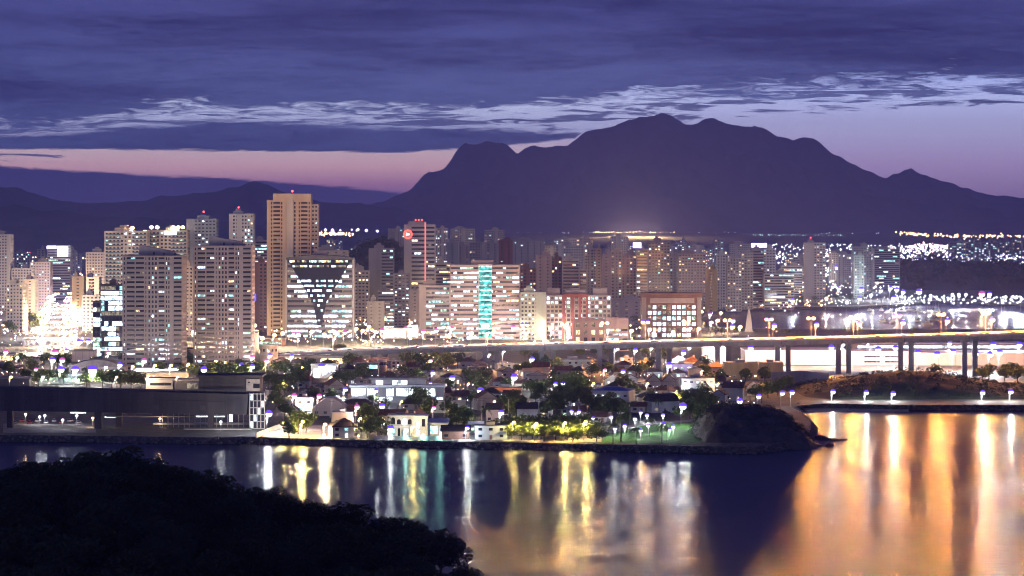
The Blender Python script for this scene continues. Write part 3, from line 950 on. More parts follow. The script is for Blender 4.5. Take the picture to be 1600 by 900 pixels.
building('apartment_tower', 'dim mauve tower left of the tall twin blocks', 134, 166, 395, 3000, 20, 0, W_TAUPE, p=0.12, mix='cool', phrase='the dim mauve tower')
building('apartment_block', 'low grey block in front of the mauve tower', 128, 160, 462, 2450, 16, 0, W_GREY, p=0.05, phrase='the low grey block')
building('apartment_tower', 'tall pale tower with window grid wall and glazed balconies', 163, 230, 362, 2420, 20, 0, W_CREAM, balc=[(0.03, 0.38), (0.68, 0.98)], balc_m=GLASS_T, p=0.17, mix='cool', bay=3.4, phrase='the tall pale tower')
building('apartment_tower', 'tall tower with blazing rooftop lamps and a pale centre wall', 231, 293, 361, 2440, 20, 0, W_CREAM, balc=[(0.02, 0.28), (0.58, 0.98)], balc_m=GLASS_T, p=0.2, mix='mix', bay=3.4, phrase='the tower with rooftop lamps')
building('apartment_tower', 'pale blue tower with a bare slab edge behind the right twin', 291, 338, 343, 2480, 18, 0, W_BLUE, blank=[(0.0, 0.22)], balc=[(0.28, 0.98)], p=0.12, mix='cool', beacon=True, phrase='the pale blue tower')
building('apartment_tower', 'white tower with dark vertical stripes and a red roof beacon', 358, 396, 335, 2460, 18, 0, W_WHITE, blank=[(0.0, 0.12), (0.3, 0.5)], p=0.34, mix='mix', bay=2.6, beacon=True, phrase='the white tower with dark stripes')
building('apartment_tower', 'brightly floodlit narrow cream tower between the twin apartment towers', 284, 302, 417, 2320, 14, 0, W_CREAM, bay=2.6, p=0.05, mix='warm', balc=[(0.15, 0.8)], phrase='the floodlit narrow tower')
building('office_block', 'block with cyan lit floors left of the tallest tower', 391, 418, 376, 2700, 18, 0, W_GREY, style='strip', p=0.5, mix='cool', phrase='the block with cyan floors')
building('apartment_tower', 'dark brown tower with a white trimmed edge beside the tallest tower', 392, 418, 411, 2420, 16, 0, W_BROWN, p=0.05, blank=[(0.0, 0.55)], phrase='the dark brown tower')
# glass office with bright grid
building('office_block', 'glass office block with a bright grid of white lit windows', 157, 193, 446, 1990, 16, 0, W_DARK, style='glass', bay=2.9, fl=3.6, p=1.25, mix='office', rec=0.12, indiv=True, glass=GLASS_B, roof='box', phrase='the bright glass office block')
building('office_wing', 'lower wing of the bright glass office block', 145, 157, 472, 1985, 14, 0, W_DARK, style='glass', bay=2.9, fl=3.6, p=1.25, mix='office', rec=0.12, indiv=True, glass=GLASS_B, roof='none', phrase='the lower glass wing')

# twin apartment towers with sloping penthouse
for (px0, px1, yt, Y, lab, phr, sd) in ((191, 285, 400, 1800, 'left twin apartment tower of brown concrete with balconies and sloping roof block', 'the left twin tower', 3),
                                        (302, 393, 385, 1830, 'right twin apartment tower of pale concrete with balconies and sloping roof block', 'the right twin tower', 4)):
    t, wd, d, H, wc, dc = building('apartment_tower', lab, px0, px1, yt, Y, 24, 0, W_TAUPE if sd == 3 else W_PINK, bay=2.8, fl=3.05, ww=0.5, wh=0.56, p=0.13, mix='cool',
        segs=[(.025, .045, 'w'), (.075, .205, 'b'), (.225, .36, 'b'), (.385, .40, 'w'), (.435, .465, 'w'), (.49, .52, 'w'), (.545, .575, 'w'), (.605, .70, 'b'), (.725, .745, 'w'), (.765, .785, 'w'), (.855, .985, 'b')], balc_m=W_GREY, indiv=True, roof='none', phrase=phr, seed=sd)
    m = MB(); a, b = -wd * 0.24, wd * 0.34
    m.yprism([(a, H - 0.2), (b, H - 0.2), (b, H + 2.6), (a + wd * .12, H + 6.2), (a, H + 6.4)], -7, 7)
    pt = m.build('penthouse', W_GREY, t)
    m = MB(); m.box(a + 9, a + 10.4, -7.08, -7.0, H + 0.2, H + 2.6); m.box(b - 7, b - 5.8, -7.08, -7.0, H + 0.2, H + 1.8)
    m.build('door', W_DARK, pt)
    m = MB(); m.box(-wd / 2 - .5, wd / 2 + .5, -d / 2 - 1.2, d / 2, H - 6.6, H - 6.1); m.box(-wd / 2 - .4, wd / 2 + .4, -d / 2 - 1.0, d / 2, H - 0.25, H + 0.1)
    m.build('cornice', W_PINK, t)

# the tallest tower
Y = 2350
t, wd, d, H, wc, dc = building('apartment_tower', 'tallest beige tower with two stacks of dark balconies and a flat crown', 417, 486, 314, Y, 22, 0, W_BEIGE, bay=3.6, fl=3.45, ww=0.62, wh=0.6, p=0.02, mix='warm',
    segs=[(.09, .12, 'w'), (.145, .30, 'b'), (.325, .35, 'w'), (.45, .475, 'w'), (.615, .65, 'w'), (.72, .745, 'w'), (.77, .92, 'b'), (.945, .97, 'w')], indiv=True, roof='none', side='few', phrase='the tallest tower')
m = MB(); m.box(-wd * 0.36, wd * 0.49, -d / 2 - 0.6, d * .4, H - 0.2, H + 6.2); cr = m.build('crown', W_BEIGE, t)
m = MB(); m.box(-wd * 0.34, wd * .47, -d / 2 - 0.75, -d / 2 - 0.6, H + 5.0, H + 5.9); m.build('cornice', W_CREAM, cr)
m = MB(); m.box(-wd * 0.045, wd * 0.10, -d / 2 - 1.6, -d / 2 + .2, 0, H + 0.6); m.build('stair_shaft', W_CREAM, t)
m = MB(); m.tube([(2, 0, H + 6.2), (2, 0, H + 8)], .12, 5); m.build('beacon_mast', DKST, t)
m = MB(); m.ball((2, 0, H + 8.4), 0.9); m.build('beacon', BEACON, t)
building('tower_wing', 'narrow balconied wing on the right flank of the tallest tower', 486, 497, 320, Y + 4, 14, 0, W_CREAM, bay=2.6, balc=[(0.0, 1.0)], p=0.1, mix='cool', fl=3.45, roof='none', phrase='the wing of the tallest tower')
building('apartment_block', 'cream block with flat roof behind the inverted triangle office', 482, 544, 392, 2700, 18, 0, W_CREAM, style='few', p=0.05, roof='box', phrase='the cream block behind the triangle office')

# office with inverted glass triangle
Y = 2300
lab = 'white banded office block with an inverted triangle of dark glass'
t, wd, d, H, wc, dc = building('office_block', lab, 448, 551, 404, Y, 24, 0, mat('office_dark_band', (0.15, 0.15, 0.17), .6, .15, .12, 0, .3, 0, True), style='strip', fl=4.05, wh=0.5, p=1.0, mix='office', rec=0.4, indiv=True, roof='none', side='strip', strip_run=2.8, phrase='the inverted triangle office')
m = MB(); yf = -d / 2 - 0.7
m.yprism([(-wd / 2 + 0.8, H - 1), (wd / 2 - 0.8, H - 1), (wd * 0.10, H * 0.45), (wd * 0.03, H * 0.16), (-wd * 0.03, H * 0.16), (-wd * 0.10, H * 0.45)][::-1], -d / 2 - 0.85, -d / 2 - 0.45)
tri = m.build('glass_triangle', mat('triangle_glass', (.008, .011, .022), .3, .2, .2, 0, .15), t)
rng = random.Random(5)
nf = int(H / 4.05)
for i in range(3, nf + 1):
    z = i * 4.05 - 1.2
    if z > H - 2: continue
    half = np.interp(z, [H * 0.16, H * 0.45, H - 1], [wd * 0.03, wd * 0.10, wd / 2 - 0.8]) - 1.0
    x = -half
    while x < half - 2.0:
        top = z > H - 8
        if rng.random() < (0.8 if top else 0.72) and not (H - 8 > z > H - 15):
            k = rng.choice((5, 3, 4, 0)) if top else rng.choice((0, 1, 0, 2))
            mm = MB(); mm.box(x + .04, x + 1.96, -d / 2 - 0.93, -d / 2 - 0.87, z - 0.9, z + 0.8); mm.build('window', LIT[k], tri)
        x += 2.0
m = MB()
n = 12
pts = [(-wd / 2 - .6 + (wd + 1.2) * k / n, H + 0.7 + 2.2 * math.sin(math.pi * k / n)) for k in range(n + 1)]
m.yprism([(wd / 2 + .6, H - .9), (-wd / 2 - .6, H - .9)][::-1] + pts[::-1], -d / 2 - 1.1, d / 2)
m.build('curved_roof', W_DARK, t)
m = MB()
for s in (-1, 1): m.box(min(s * wd / 2, s * (wd / 2 + .9)), max(s * wd / 2, s * (wd / 2 + .9)), -d / 2 - .9, d / 2, 0, H - 0.9)
m.build('side_fin', W_WHITE, t)
m = MB(); m.box(-5, 6, -4, 6, H + 1, H + 6); m.build('penthouse', W_GREY, t)

# between the hills and the bridge
building('apartment_tower', 'cream residential block with balconies right of the triangle office', 553, 577, 424, 2560, 16, 0, W_CREAM, balc=[(0.1, 0.9)], p=0.2, mix='warm', phrase='the cream balconied block')
building('apartment_block', 'small cream block close against the triangle office', 551, 563, 420, 2700, 14, 0, W_CREAM, balc=[(0.1, 0.9)], p=0.2, phrase='the small cream block')
building('office_tower', 'grey tower with glass floors on its right half before the dark hill', 576, 615, 389, 2600, 18, 0, W_GREY, style='strip', blank=[(0.0, 0.52)], p=0.35, mix='cool', phrase='the half glazed grey tower')
building('apartment_tower', 'brown residential block with rounded balconies left of the white logo tower', 615, 640, 428, 2560, 16, 0, W_TAUPE, balc=[(0.05, 0.95)], p=0.22, mix='mix', phrase='the rounded brown block')
t, wd, d, H, wc, dc = building('office_tower', 'white striped tower with a red ring sign and red lit strip', 631, 680, 352, 2620, 20, 0, W_WHITE, style='strip', blank=[(0.0, 0.24)], fl=4.1, wh=0.45, p=0.12, mix='warm', rec=0.4, roof='none', phrase='the white tower with the red ring sign')
m = MB(); m.box(-wd * .36, wd * .18, -6, 6, H - 0.2, H + 3.6); m.build('penthouse', W_WHITE, t)
m = MB(); m.box(wd * .16, wd * .21, -d / 2 - .6, -d / 2 - .1, 8, H + 3.0); m.build('red_strip', emis('strip_red', (1.0, 0.28, 0.26), 1.1), t)
ring = MB()
for k in range(24):
    a0, a1 = 2 * math.pi * k / 24, 2 * math.pi * (k + 1) / 24
    c = (-wd * 0.37, H - 8.5)
    for r0, r1 in ((3.0, 4.4),):
        ring.yprism([(c[0] + r0 * math.cos(a0), c[1] + r0 * math.sin(a0)), (c[0] + r1 * math.cos(a0), c[1] + r1 * math.sin(a0)), (c[0] + r1 * math.cos(a1), c[1] + r1 * math.sin(a1)), (c[0] + r0 * math.cos(a1), c[1] + r0 * math.sin(a1))], -d / 2 - .8, -d / 2 - .2)
sg = ring.build('ring_sign', emis('sign_red', (1.0, 0.10, 0.07), 3.0), t)
m = MB(); m.box(-wd * .37 - 1.6, -wd * .37 - .6, -d / 2 - .8, -d / 2 - .2, H - 10, H - 7); m.box(-wd * .37 - .2, -wd * .37 + 1.4, -d / 2 - .8, -d / 2 - .2, H - 9.4, H - 7.6)
m.build('sign_letters', emis('sign_pale', (1.0, 0.7, 0.65), 3.0), sg)
for s in (-4, -1, 2):
    m = MB(); m.tube([(s, 0, H + 3.6), (s, 0, H + 4.6)], .12, 5); m.build('beacon_mast', DKST, t)
    m = MB(); m.ball((s, 0, H + 4.9), .65); m.build('beacon', BEACON, t)

building('office_block', 'brown office block with dark blue glazing left of the teal strip office', 655, 703, 447, 2290, 18, 0, W_TAUPE, style='strip', blank=[(0.0, 0.22)], fl=3.7, p=0.35, mix='cool', indiv=True, strip_run=2.4, phrase='the brown office block')
building('apartment_block', 'warm lit residential block behind the brown office block', 680, 704, 412, 2560, 16, 0, W_CREAM, style='strip', p=0.3, mix='warm', phrase='the warm block behind')
t, wd, d, H, wc, dc = building('office_block', 'long banded office block with a glowing teal stairwell strip', 703, 812, 415, 2270, 22, 0, W_PINK, style='strip', fl=3.85, wh=0.42, p=0.75, mix='office', indiv=True, strip_run=2.6, roof='none', phrase='the teal strip office')
xa, xb = wd * (748 - 757.5) / 109, wd * (768 - 757.5) / 109
TEAL = emis('stair_teal', (0.12, 0.72, 0.66), 1.15, True, 0.25); TEAL_B = emis('stair_white', (0.55, 1.0, 0.95), 2.2, True, 0.5)
m = MB(); m.box(xa - .4, xb + .4, -d / 2 - 1.0, -d / 2, 0, H + 1.2); ss = m.build('stairwell', W_WHITE, t)
nf = int((H - 1) / 3.85)
for i in range(nf):
    z = 2 + i * (H - 2) / nf; hh = (H - 2) / nf
    m = MB(); m.box(xa, xb, -d / 2 - 1.08, -d / 2 - 1.02, z + 0.18, z + hh * 0.66); m.build('stair_pane', TEAL, ss)
    m = MB(); m.box(xa, xb, -d / 2 - 1.08, -d / 2 - 1.02, z + hh * 0.66 + .05, z + hh * 0.98); m.build('stair_pane', TEAL_B, ss)
m = MB(); m.box(-wd * .2, wd * .12, -5, 6, H - .2, H + 4.2); m.build('penthouse', W_PINK, t)

building('office_block', 'pale green office block right of the teal strip office', 813, 853, 458, 2260, 18, 0, W_GREEN, bay=3.0, blank=[(0.62, 0.98)], p=0.35, mix='cool', indiv=True, phrase='the pale green block')
t, wd, d, H, wc, dc = building('office_block', 'grey office block with dark red frames around its lit windows', 853, 955, 462, 2280, 20, 0, W_GREY, bay=3.3, fl=3.7, ww=0.68, wh=0.6, p=0.42, mix='office', indiv=True, phrase='the red framed office block')
for a, b in ((-0.25, -0.20), (-0.11, -0.07), (0.0, 0.04), (0.11, 0.15)):
    m = MB(); m.box(a * wd, b * wd, -d / 2 - .5, -d / 2 - .03, 0, H + .2); m.build('frame_post', W_DKRED, t)
m = MB(); m.box(-0.25 * wd, 0.15 * wd, -d / 2 - .45, -d / 2 - .04, H - 1.5, H + 1.5); m.build('frame_lintel', W_DKRED, t)
for a, b in ((-.48, -.28), (.22, .44)):
    m = MB(); m.box(a * wd, b * wd, -5, 6, H - .2, H + 6); m.build('penthouse', W_GREY, t)
building('commercial_block', 'low pink block with three pairs of windows just behind the bridge', 896, 946, 501, 2080, 20, 0, W_PINK, bay=5.2, fl=6.0, ww=0.45, wh=0.6, p=0.7, mix='warm', indiv=True, roof='none', phrase='the low pink block')
building('commercial_block', 'low white louvred block joined to the pink one behind the bridge', 946, 982, 499, 2075, 20, 0, W_WHITE, style='strip', fl=3.4, blank=None, p=0.9, mix='cool', indiv=True, roof='none', topfl=6.0, phrase='the white louvred block')
# framed grid office
t, wd, d, H, wc, dc = building('office_block', 'dark brown framed office block with a square grid of lit windows', 1003, 1096, 464, 2310, 22, 0, W_BROWN, bay=4.0, fl=4.3, ww=0.7, wh=0.66, p=0.85, mix='office', indiv=True, roof='none', blank=[(0.0, 0.09), (0.94, 1.0)], topfl=6.0, side='few', seed=9, phrase='the framed grid office')
m = MB(); m.box(-wd / 2 - .5, wd / 2 + .5, -d / 2 - 1.3, d / 2, H - .4, H + 3.2); m.build('roof_slab', W_BROWN, t)
for s in (-1, 1):
    a = s * wd / 2; m = MB(); m.box(min(a, a - s * 3.6), max(a, a - s * 3.6), -d / 2 - 1.2, -d / 2 - .1, 0, H - .4); m.build('frame_pier', W_TAUPE, t)
m = MB(); m.box(-wd * .36, wd * .38, -d / 2 - .3, -d / 2 - .1, H - 5.2, H - 1.0); m.build('fascia_panel', W_PINK, t)

# ---------------- the mid-town rows
MID = [
 (606, 632, 358, 4100, W_CREAM, 'res', .30, 'mix', 'cream tower far behind the half glazed grey tower'),
 (680, 700, 357, 4000, W_CREAM, 'res', .35, 'cool', 'pale tower with cyan windows right of the ring sign tower'),
 (704, 742, 358, 4200, W_CREAM, 'res', .3, 'cool', 'wide pale block on the skyline above the teal strip office'),
 (698, 716, 379, 3300, W_GREY, 'few', .1, 'mix', 'blank grey wall block above the left of the teal strip office'),
 (714, 735, 384, 3350, W_TAUPE, 'few', .1, 'mix', 'mauve blank block above the teal strip office'),
 (733, 765, 379, 3200, W_GREY, 'res', .14, 'mix', 'grey block with stair tower over the teal strip office'),
 (757, 788, 360, 4300, W_CREAM, 'res', .3, 'mix', 'cream lit block on the skyline left of the dark red one'),
 (757, 779, 380, 3100, W_GREY, 'few', .1, 'mix', 'grey slab with few windows left of the dark red block'),
 (778, 801, 376, 3150, W_DKRED, 'few', .1, 'mix', 'dark red residential tower with a blank front'),
 (800, 850, 377, 3300, W_GREY, 'few', .14, 'mix', 'wide grey slab block with scattered small windows'),
 (848, 872, 384, 3500, W_TAUPE, 'res', .16, 'mix', 'mauve block right of the wide grey slab'),
 (868, 912, 384, 3400, W_GREY, 'res', .16, 'mix', 'grey apartment block with long roof near the skyline centre'),
 (873, 905, 374, 4200, W_CREAM, 'res', .24, 'mix', 'far cream block peeking over the grey apartments'),
 (906, 926, 372, 4000, W_PINK, 'res', .18, 'mix', 'slim pink tower on the skyline centre'),
 (955, 982, 370, 3900, W_GREY, 'res', .14, 'mix', 'grey tower rising over the beach front rows'),
 (838, 862, 400, 2700, W_PINK, 'few', .0, 'warm', 'large blank pink wall block facing the bay'),
 (861, 878, 402, 2730, W_BROWN, 'res', .3, 'warm', 'dark balconied block against the blank pink wall'),
 (879, 905, 406, 2680, W_CREAM, 'strip', .3, 'warm', 'cream striped block right of the dark balconied one'),
 (905, 917, 421, 2640, W_CREAM, 'strip', .3, 'warm', 'small striped block beside the cream striped one'),
 (913, 933, 389, 2900, W_CREAM, 'res', .45, 'cool', 'balconied tower with many cyan lit windows'),
 (931, 941, 389, 2880, W_BEIGE, 'few', .0, 'warm', 'narrow bare beige tower beside the cyan lit balconies'),
 (940, 955, 399, 2720, W_PINK, 'few', .05, 'warm', 'narrow pink tower lit from the street below'),
 (954, 972, 393, 2800, W_CREAM, 'res', .5, 'mix', 'cream tower full of lit windows right of the narrow pink one'),
 (972, 995, 399, 2850, W_TAUPE, 'res', .2, 'warm', 'dark trimmed tower left of the bright edged block'),
 (994, 1012, 390, 2820, W_CREAM, 'strip', .6, 'cool', 'narrow block with bright bands beneath the violet roof sign'),
 (1013, 1047, 378, 2950, W_TAUPE, 'balc', .28, 'warm', 'tall brown tower with full width balconies near the park trees'),
 (1046, 1062, 402, 3100, W_GREY, 'res', .2, 'mix', 'grey tower half hidden right of the tall brown one'),
 (1060, 1103, 397, 2950, W_PINK, 'balc', .25, 'warm', 'broad pink block with two stacks of balconies'),
 (1101, 1121, 421, 2980, W_YELL, 'few', .1, 'warm', 'low ochre block between the broad pink and white blocks'),
 (1120, 1138, 398, 3050, W_WHITE, 'res', .14, 'warm', 'white tower at the end of the seafront row'),
 (1136, 1159, 404, 2980, W_CREAM, 'balc', .3, 'warm', 'cream tower with lit balconies on the seafront'),
 (1158, 1177, 396, 3050, W_CREAM, 'balc', .3, 'warm', 'cream tower under the bright roof advert'),
 (1176, 1194, 391, 3080, W_TAUPE, 'strip', .3, 'mix', 'striped tower right of the bright roof advert'),
 (1192, 1212, 390, 3150, W_WHITE, 'balc', .25, 'cool', 'white tower with cool lit balconies on the seafront'),
 (1194, 1241, 428, 3050, W_CREAM, 'strip', .5, 'warm', 'low lit terrace of shops on the seafront'),
 (1221, 1254, 416, 3600, W_CREAM, 'strip', .3, 'warm', 'low cream hall behind the seafront shops'),
 (1258, 1290, 380, 3300, W_PINK, 'side', .3, 'mix', 'lone tower with a bare left wall and a red beacon'),
 (1333, 1362, 386, 3700, W_GREY, 'balc', .22, 'cool', 'grey tower with stepped roof near the wooded hill'),
 (1335, 1350, 400, 3500, W_GREEN, 'res', .3, 'cool', 'narrow greenish block before the grey stepped tower'),
 (1366, 1406, 389, 3900, W_GREY, 'strip', .4, 'cool', 'flat topped office with lit top floors by the wooded hill'),
 (1310, 1330, 398, 4000, W_GREY, 'res', .3, 'cool', 'small far block beside the stadium lights'),
 (1240, 1260, 402, 4300, W_GREY, 'res', .3, 'mix', 'far block left of the lone tower'),
 (1296, 1312, 396, 4500, W_CREAM, 'res', .3, 'mix', 'far cream block right of the lone tower'),
 (1075, 1100, 384, 4300, W_GREY, 'res', .3, 'mix', 'far grey block over the broad pink one'),
 (1140, 1175, 382, 4400, W_TAUPE, 'res', .2, 'mix', 'brownish far block behind the seafront row'),
 (1040, 1058, 386, 4600, W_GREY, 'res', .3, 'mix', 'far block right of the tall brown tower'),
 (640, 656, 455, 2420, W_PINK, 'few', .1, 'warm', 'small pink floodlit block below the ring sign tower'),
 (590, 616, 455, 2500, W_GREY, 'strip', .5, 'cool', 'low grey block with lit floors below the half glazed tower'),
 (573, 600, 472, 2400, W_WHITE, 'few', .05, 'mix', 'white boxy hall among dark trees'),
 (955, 1003, 470, 2600, W_GREY, 'few', .1, 'mix', 'low grey hall behind the yellow lit trees'),
 (770, 800, 445, 2500, W_BROWN, 'res', .4, 'mix', 'dark block with many small lit windows over the teal office'),
 (812, 838, 420, 2600, W_BROWN, 'res', .35, 'mix', 'dark brown block with small lit windows left of the pink wall'),
]
import re
CUT = re.compile(r' (on|above|behind|right of|left of|beside|over|near|facing|lit|under|at|before|between|against|half|peeking|rising|below|among|beneath|by|of) ')
for (a, b, yt, Y, wall, st, p, mx, lab) in MID:
    kw = dict(style='res', bay=3.2)
    if st == 'res':
        s_ = random.Random(hash_name(lab)).uniform(.1, .7); kw['blank'] = [(s_, s_ + .17)]
    if st == 'few': kw = dict(style='few', side='few')
    elif st == 'strip': kw = dict(style='strip')
    elif st == 'balc': kw = dict(style='res', balc=[(0.06, 0.42), (0.58, 0.94)])
    elif st == 'side': kw = dict(style='res', blank=[(0.0, 0.42)], balc=[(0.5, 0.95)], beacon=True)
    building('apartment_tower' if yt < 412 else 'apartment_block', lab, a, b, yt, Y, max(13, min(22, (b - a) / F * Y * .8)), 0, wall, p=p * .6, mix=mx, phrase='the ' + CUT.split(lab)[0], **kw)
# far apartment row on the right and small far blocks
rng = random.Random(21)
x = 1484; k = 0
while x < 1605:
    wv = rng.choice((10, 12, 14))
    building('apartment_tower', 'far apartment tower in the row above the wooded hill, %s from the left' % ordw(k), x, x + wv, 373 + rng.randint(0, 7), 5600, 22, 0, rng.choice((W_GREY, W_WHITE, W_TAUPE)), p=0.4, mix='cool', fl=3.4, bay=4.5, phrase='the far apartment row')
    x += wv + rng.choice((0, 1, 2)); k += 1
fx = []
for band, (ylo, yhi, Ya, Yb, n) in {'skyline': (374, 392, 4700, 6500, 36), 'right skyline': (392, 403, 4700, 6500, 9), 'left skyline': (388, 425, 3600, 5000, 12)}.items():
    for i in range(n):
        a = rng.uniform(505, 1120) if band == 'skyline' else (rng.uniform(1120, 1470) if band == 'right skyline' else rng.uniform(-10, 160))
        fx.append((a, rng.uniform(9, 20), rng.uniform(ylo, yhi), rng.uniform(Ya, Yb)))
fx.sort()
for k, (a, wv, yt, Y) in enumerate(fx):
    building('apartment_block', 'small far apartment block on the hazy city skyline, %s from the left' % ordw(k), a, a + wv, yt, Y, 16, 0, rng.choice((W_GREY, W_CREAM, W_TAUPE, W_WHITE)), p=0.35, mix=rng.choice(('mix', 'cool', 'warm')), fl=3.4, bay=4.2, phrase='the far skyline')

# roof signs
def roof_sign(label, px0, px1, y0, y1, Y, m_, frame=True):
    x0, x1, z0, z1 = PX(px0, Y), PX(px1, Y), PZ(y1, Y), PZ(y0, Y)
    t = thing('roof_sign', label, 'sign', ((x0 + x1) / 2, Y, z0))
    w2 = (x1 - x0) / 2
    m = MB(); m.box(-w2, w2, -0.3, 0.3, 1.0, z1 - z0); m.build('panel', m_, t)
    for s in (-.6, .6):
        m = MB(); m.box(s * w2 - .15, s * w2 + .15, -.1, .1, -1.5, 1.0); m.build('strut', DKST, t)
VIO = emis('sign_violet', (0.55, 0.42, 1.0), 6.0)
WHT = emis('sign_white', (0.9, 0.93, 1.0), 7.0)
roof_sign('glowing violet white sign on the roof of the bright banded block', 989, 1002, 379, 389, 2822, VIO)
roof_sign('glowing blue white advert on a seafront tower roof', 1174, 1198, 380, 388, 3085, VIO)
roof_sign('blazing white crown sign on the tower at the avenue end', 90, 106, 385, 402, 3395, WHT)
roof_sign('violet sign left of the blazing crown sign', 73, 88, 384, 390, 3395, VIO)
roof_sign('blue white lit canopy on the rooftop lamps tower', 257, 276, 361, 368, 2438, emis('sign_cream', (1, .95, .8), 6.0))
roof_sign('small vivid blue sign on the dark brown tower', 395, 400, 459, 472, 2415, emis('sign_blue', (0.05, 0.05, 1.0), 4.0))
# ================================================================== BRIDGE
BP = [(2000, 512, 1640), (1600, 521, 1720), (1330, 529, 1765), (1000, 536, 1805), (760, 541, 1835), (600, 546, 1865), (500, 550, 1890), (430, 555, 1912)]
bx = np.array([PX(a, c) for a, b, c in BP])[::-1]; by = np.array([c for a, b, c in BP], float)[::-1]; bz = np.array([PZ(b, c) for a, b, c in BP])[::-1]
def deck_at(x):
    return float(np.interp(x, bx, by)), float(np.interp(x, bx, bz))
bridge = thing('viaduct', 'long concrete viaduct crossing the picture behind the houses', 'bridge', (0, 1830, 0))
NAMED.append((120, 1800, 'the viaduct'))
def bpart(name, m, mm):
    for i, (x, y, z) in enumerate(m.v): m.v[i] = (x, y - 1830, z)
    return m.build(name, mm, bridge)
SPAN = 37.4
xs = []
x = PX(1318, 1765) - 11 * SPAN
while x < bx[-1] - SPAN:
    xs.append(x); x += SPAN
xs = [bx[0] + 4] + [v for v in xs if v > bx[0] + 20]
DW = 11.0
def strip(m, xa, xb, off0, off1, dz0, dz1):
    """box following the deck between xa and xb, across offsets off0..off1 (towards the far side), heights relative to deck top"""
    n = len(m.v)
    for xx in (xa, xb):
        y, z = deck_at(xx)
        for o_, h_ in ((off0, dz0), (off1, dz0), (off1, dz1), (off0, dz1)):
            m.v.append((xx + o_ * 0.22, y + o_, z + h_))
    m.f += [(n, n+1, n+2, n+3), (n+7, n+6, n+5, n+4), (n, n+4, n+5, n+1), (n+1, n+5, n+6, n+2), (n+2, n+6, n+7, n+3), (n+3, n+7, n+4, n)]
for i in range(len(xs) - 1):
    a, b = xs[i], xs[i + 1]
    m = MB(); strip(m, a + .06, b - .06, -DW, DW, -0.7, 0.0); sp_ = bpart('deck_span', m, CONC)
    for off in (-7.5, 2.5):
        m = MB(); strip(m, a + .3, b - .3, off, off + 5.0, -3.0, -0.72); bpart('girder', m, CONC)
    m = MB(); strip(m, a, b, -DW + .45, DW - .45, 0.004, 0.03); bpart('roadway', m, mat('roadway', (0.27, 0.26, 0.25), .8, .2, .1))
    m = MB(); strip(m, a + .05, b - .05, -DW, -DW + .35, 0.001, 0.95); bpart('parapet', m, W_WHITE)
    m = MB(); strip(m, a + .05, b - .05, DW - .35, DW, 0.001, 1.5); bpart('parapet', m, W_WHITE)
    m = MB(); strip(m, a + .05, b - .05, -.3, .3, 0.032, 1.0); bpart('median', m, W_WHITE)
for x in xs[1:]:
    y, z = deck_at(x)
    if z < 8: continue
    for off in (-4.8, 5.2):
        m = MB(); xx = x + off * 0.75
        yy = deck_at(xx)[0] + off
        w_ = 1.55
        m.box(xx - w_, xx + w_, yy - 1.2, yy + 1.2, ZG - .5, z - 4.0); bpart('pier', m, CONC)
        m = MB(); m.box(xx - 2.1, xx + 2.1, yy - 3.0, yy + 3.0, z - 4.0, z - 3.02); bpart('pier_cap', m, CONC)

# ---------------- vehicles
CARP = [mat('car_white', (0.7, 0.7, 0.7), .3, .05, .5, 0, .5), mat('car_silver', (0.4, 0.4, 0.42), .3, .05, .5, 0, .5, .5), mat('car_black', (0.02, 0.02, 0.025), .25, .05, .5, 0, .5), mat('car_red', (0.4, 0.03, 0.03), .3, .05, .5, 0, .5)]
CARN = ['white', 'silver', 'black', 'red']
def car_meshes():
    b = MB(); b.xprism([(-.88, .35), (.88, .35), (.88, .8), (.82, .95), (-.82, .95), (-.88, .8)], -2.15, 2.15)
    b.v = [(x * (1 if z < .9 else .97), y, z) for x, y, z in b.v]
    c = MB(); c.yprism([(-1.5, .95), (1.05, .95), (.45, 1.5), (-1.1, 1.5)], -.74, .74)
    rf = MB(); rf.box(-1.08, .42, -.70, .70, 1.505, 1.56)
    wh = MB(); wh.tube([(0, -.1, 0), (0, .1, 0)], .33, 10)
    hl = MB(); hl.box(2.14, 2.20, -.16, .16, -.1, .1)
    return b, c, rf, wh, hl
cb, cc, crf, cw, chl = car_meshes()
CARM = {'body': [cb.mesh('body', p_) for p_ in CARP], 'cabin': cc.mesh('cabin', GLASS), 'roof': [crf.mesh('roof_panel', p_) for p_ in CARP], 'wheel': cw.mesh('wheel', RUB),
        'head': None}
m = MB(); m.box(-.04, .04, -.28, .28, -.16, .16); CARM['head'] = m.mesh('headlight', HEADL)
m = MB(); m.box(-.04, .04, -.28, .28, -.14, .14); CARM['tail'] = m.mesh('taillight', TAILL)
m = MB(); m.box(-.03, .03, -.2, .2, -.1, .1); CARM['off'] = m.mesh('headlight', mat('lens', (.5, .5, .5), .2))
def car(x, y, z, rz, stem, group, lit=True):
    k = RNG.choice((0, 0, 1, 1, 2, 3))
    t = thing('car', None, 'car', (x, y, z), rz, group)
    link('body', CARM['body'][k], t); link('cabin', CARM['cabin'], t); link('roof_panel', CARM['roof'][k], t)
    for sx in (-1.35, 1.35):
        for sy in (-.8, .8): link('wheel', CARM['wheel'], t, (sx, sy, .33))
    for sy in (-.6, .6):
        link('headlight', CARM['head'] if lit else CARM['off'], t, (2.17, sy, .68))
        link('taillight', CARM['tail'] if lit else CARM['off'], t, (-2.17, sy, .72))
    pend(t, stem % CARN[k], x / y)
    return t
x = bx[0] + 8
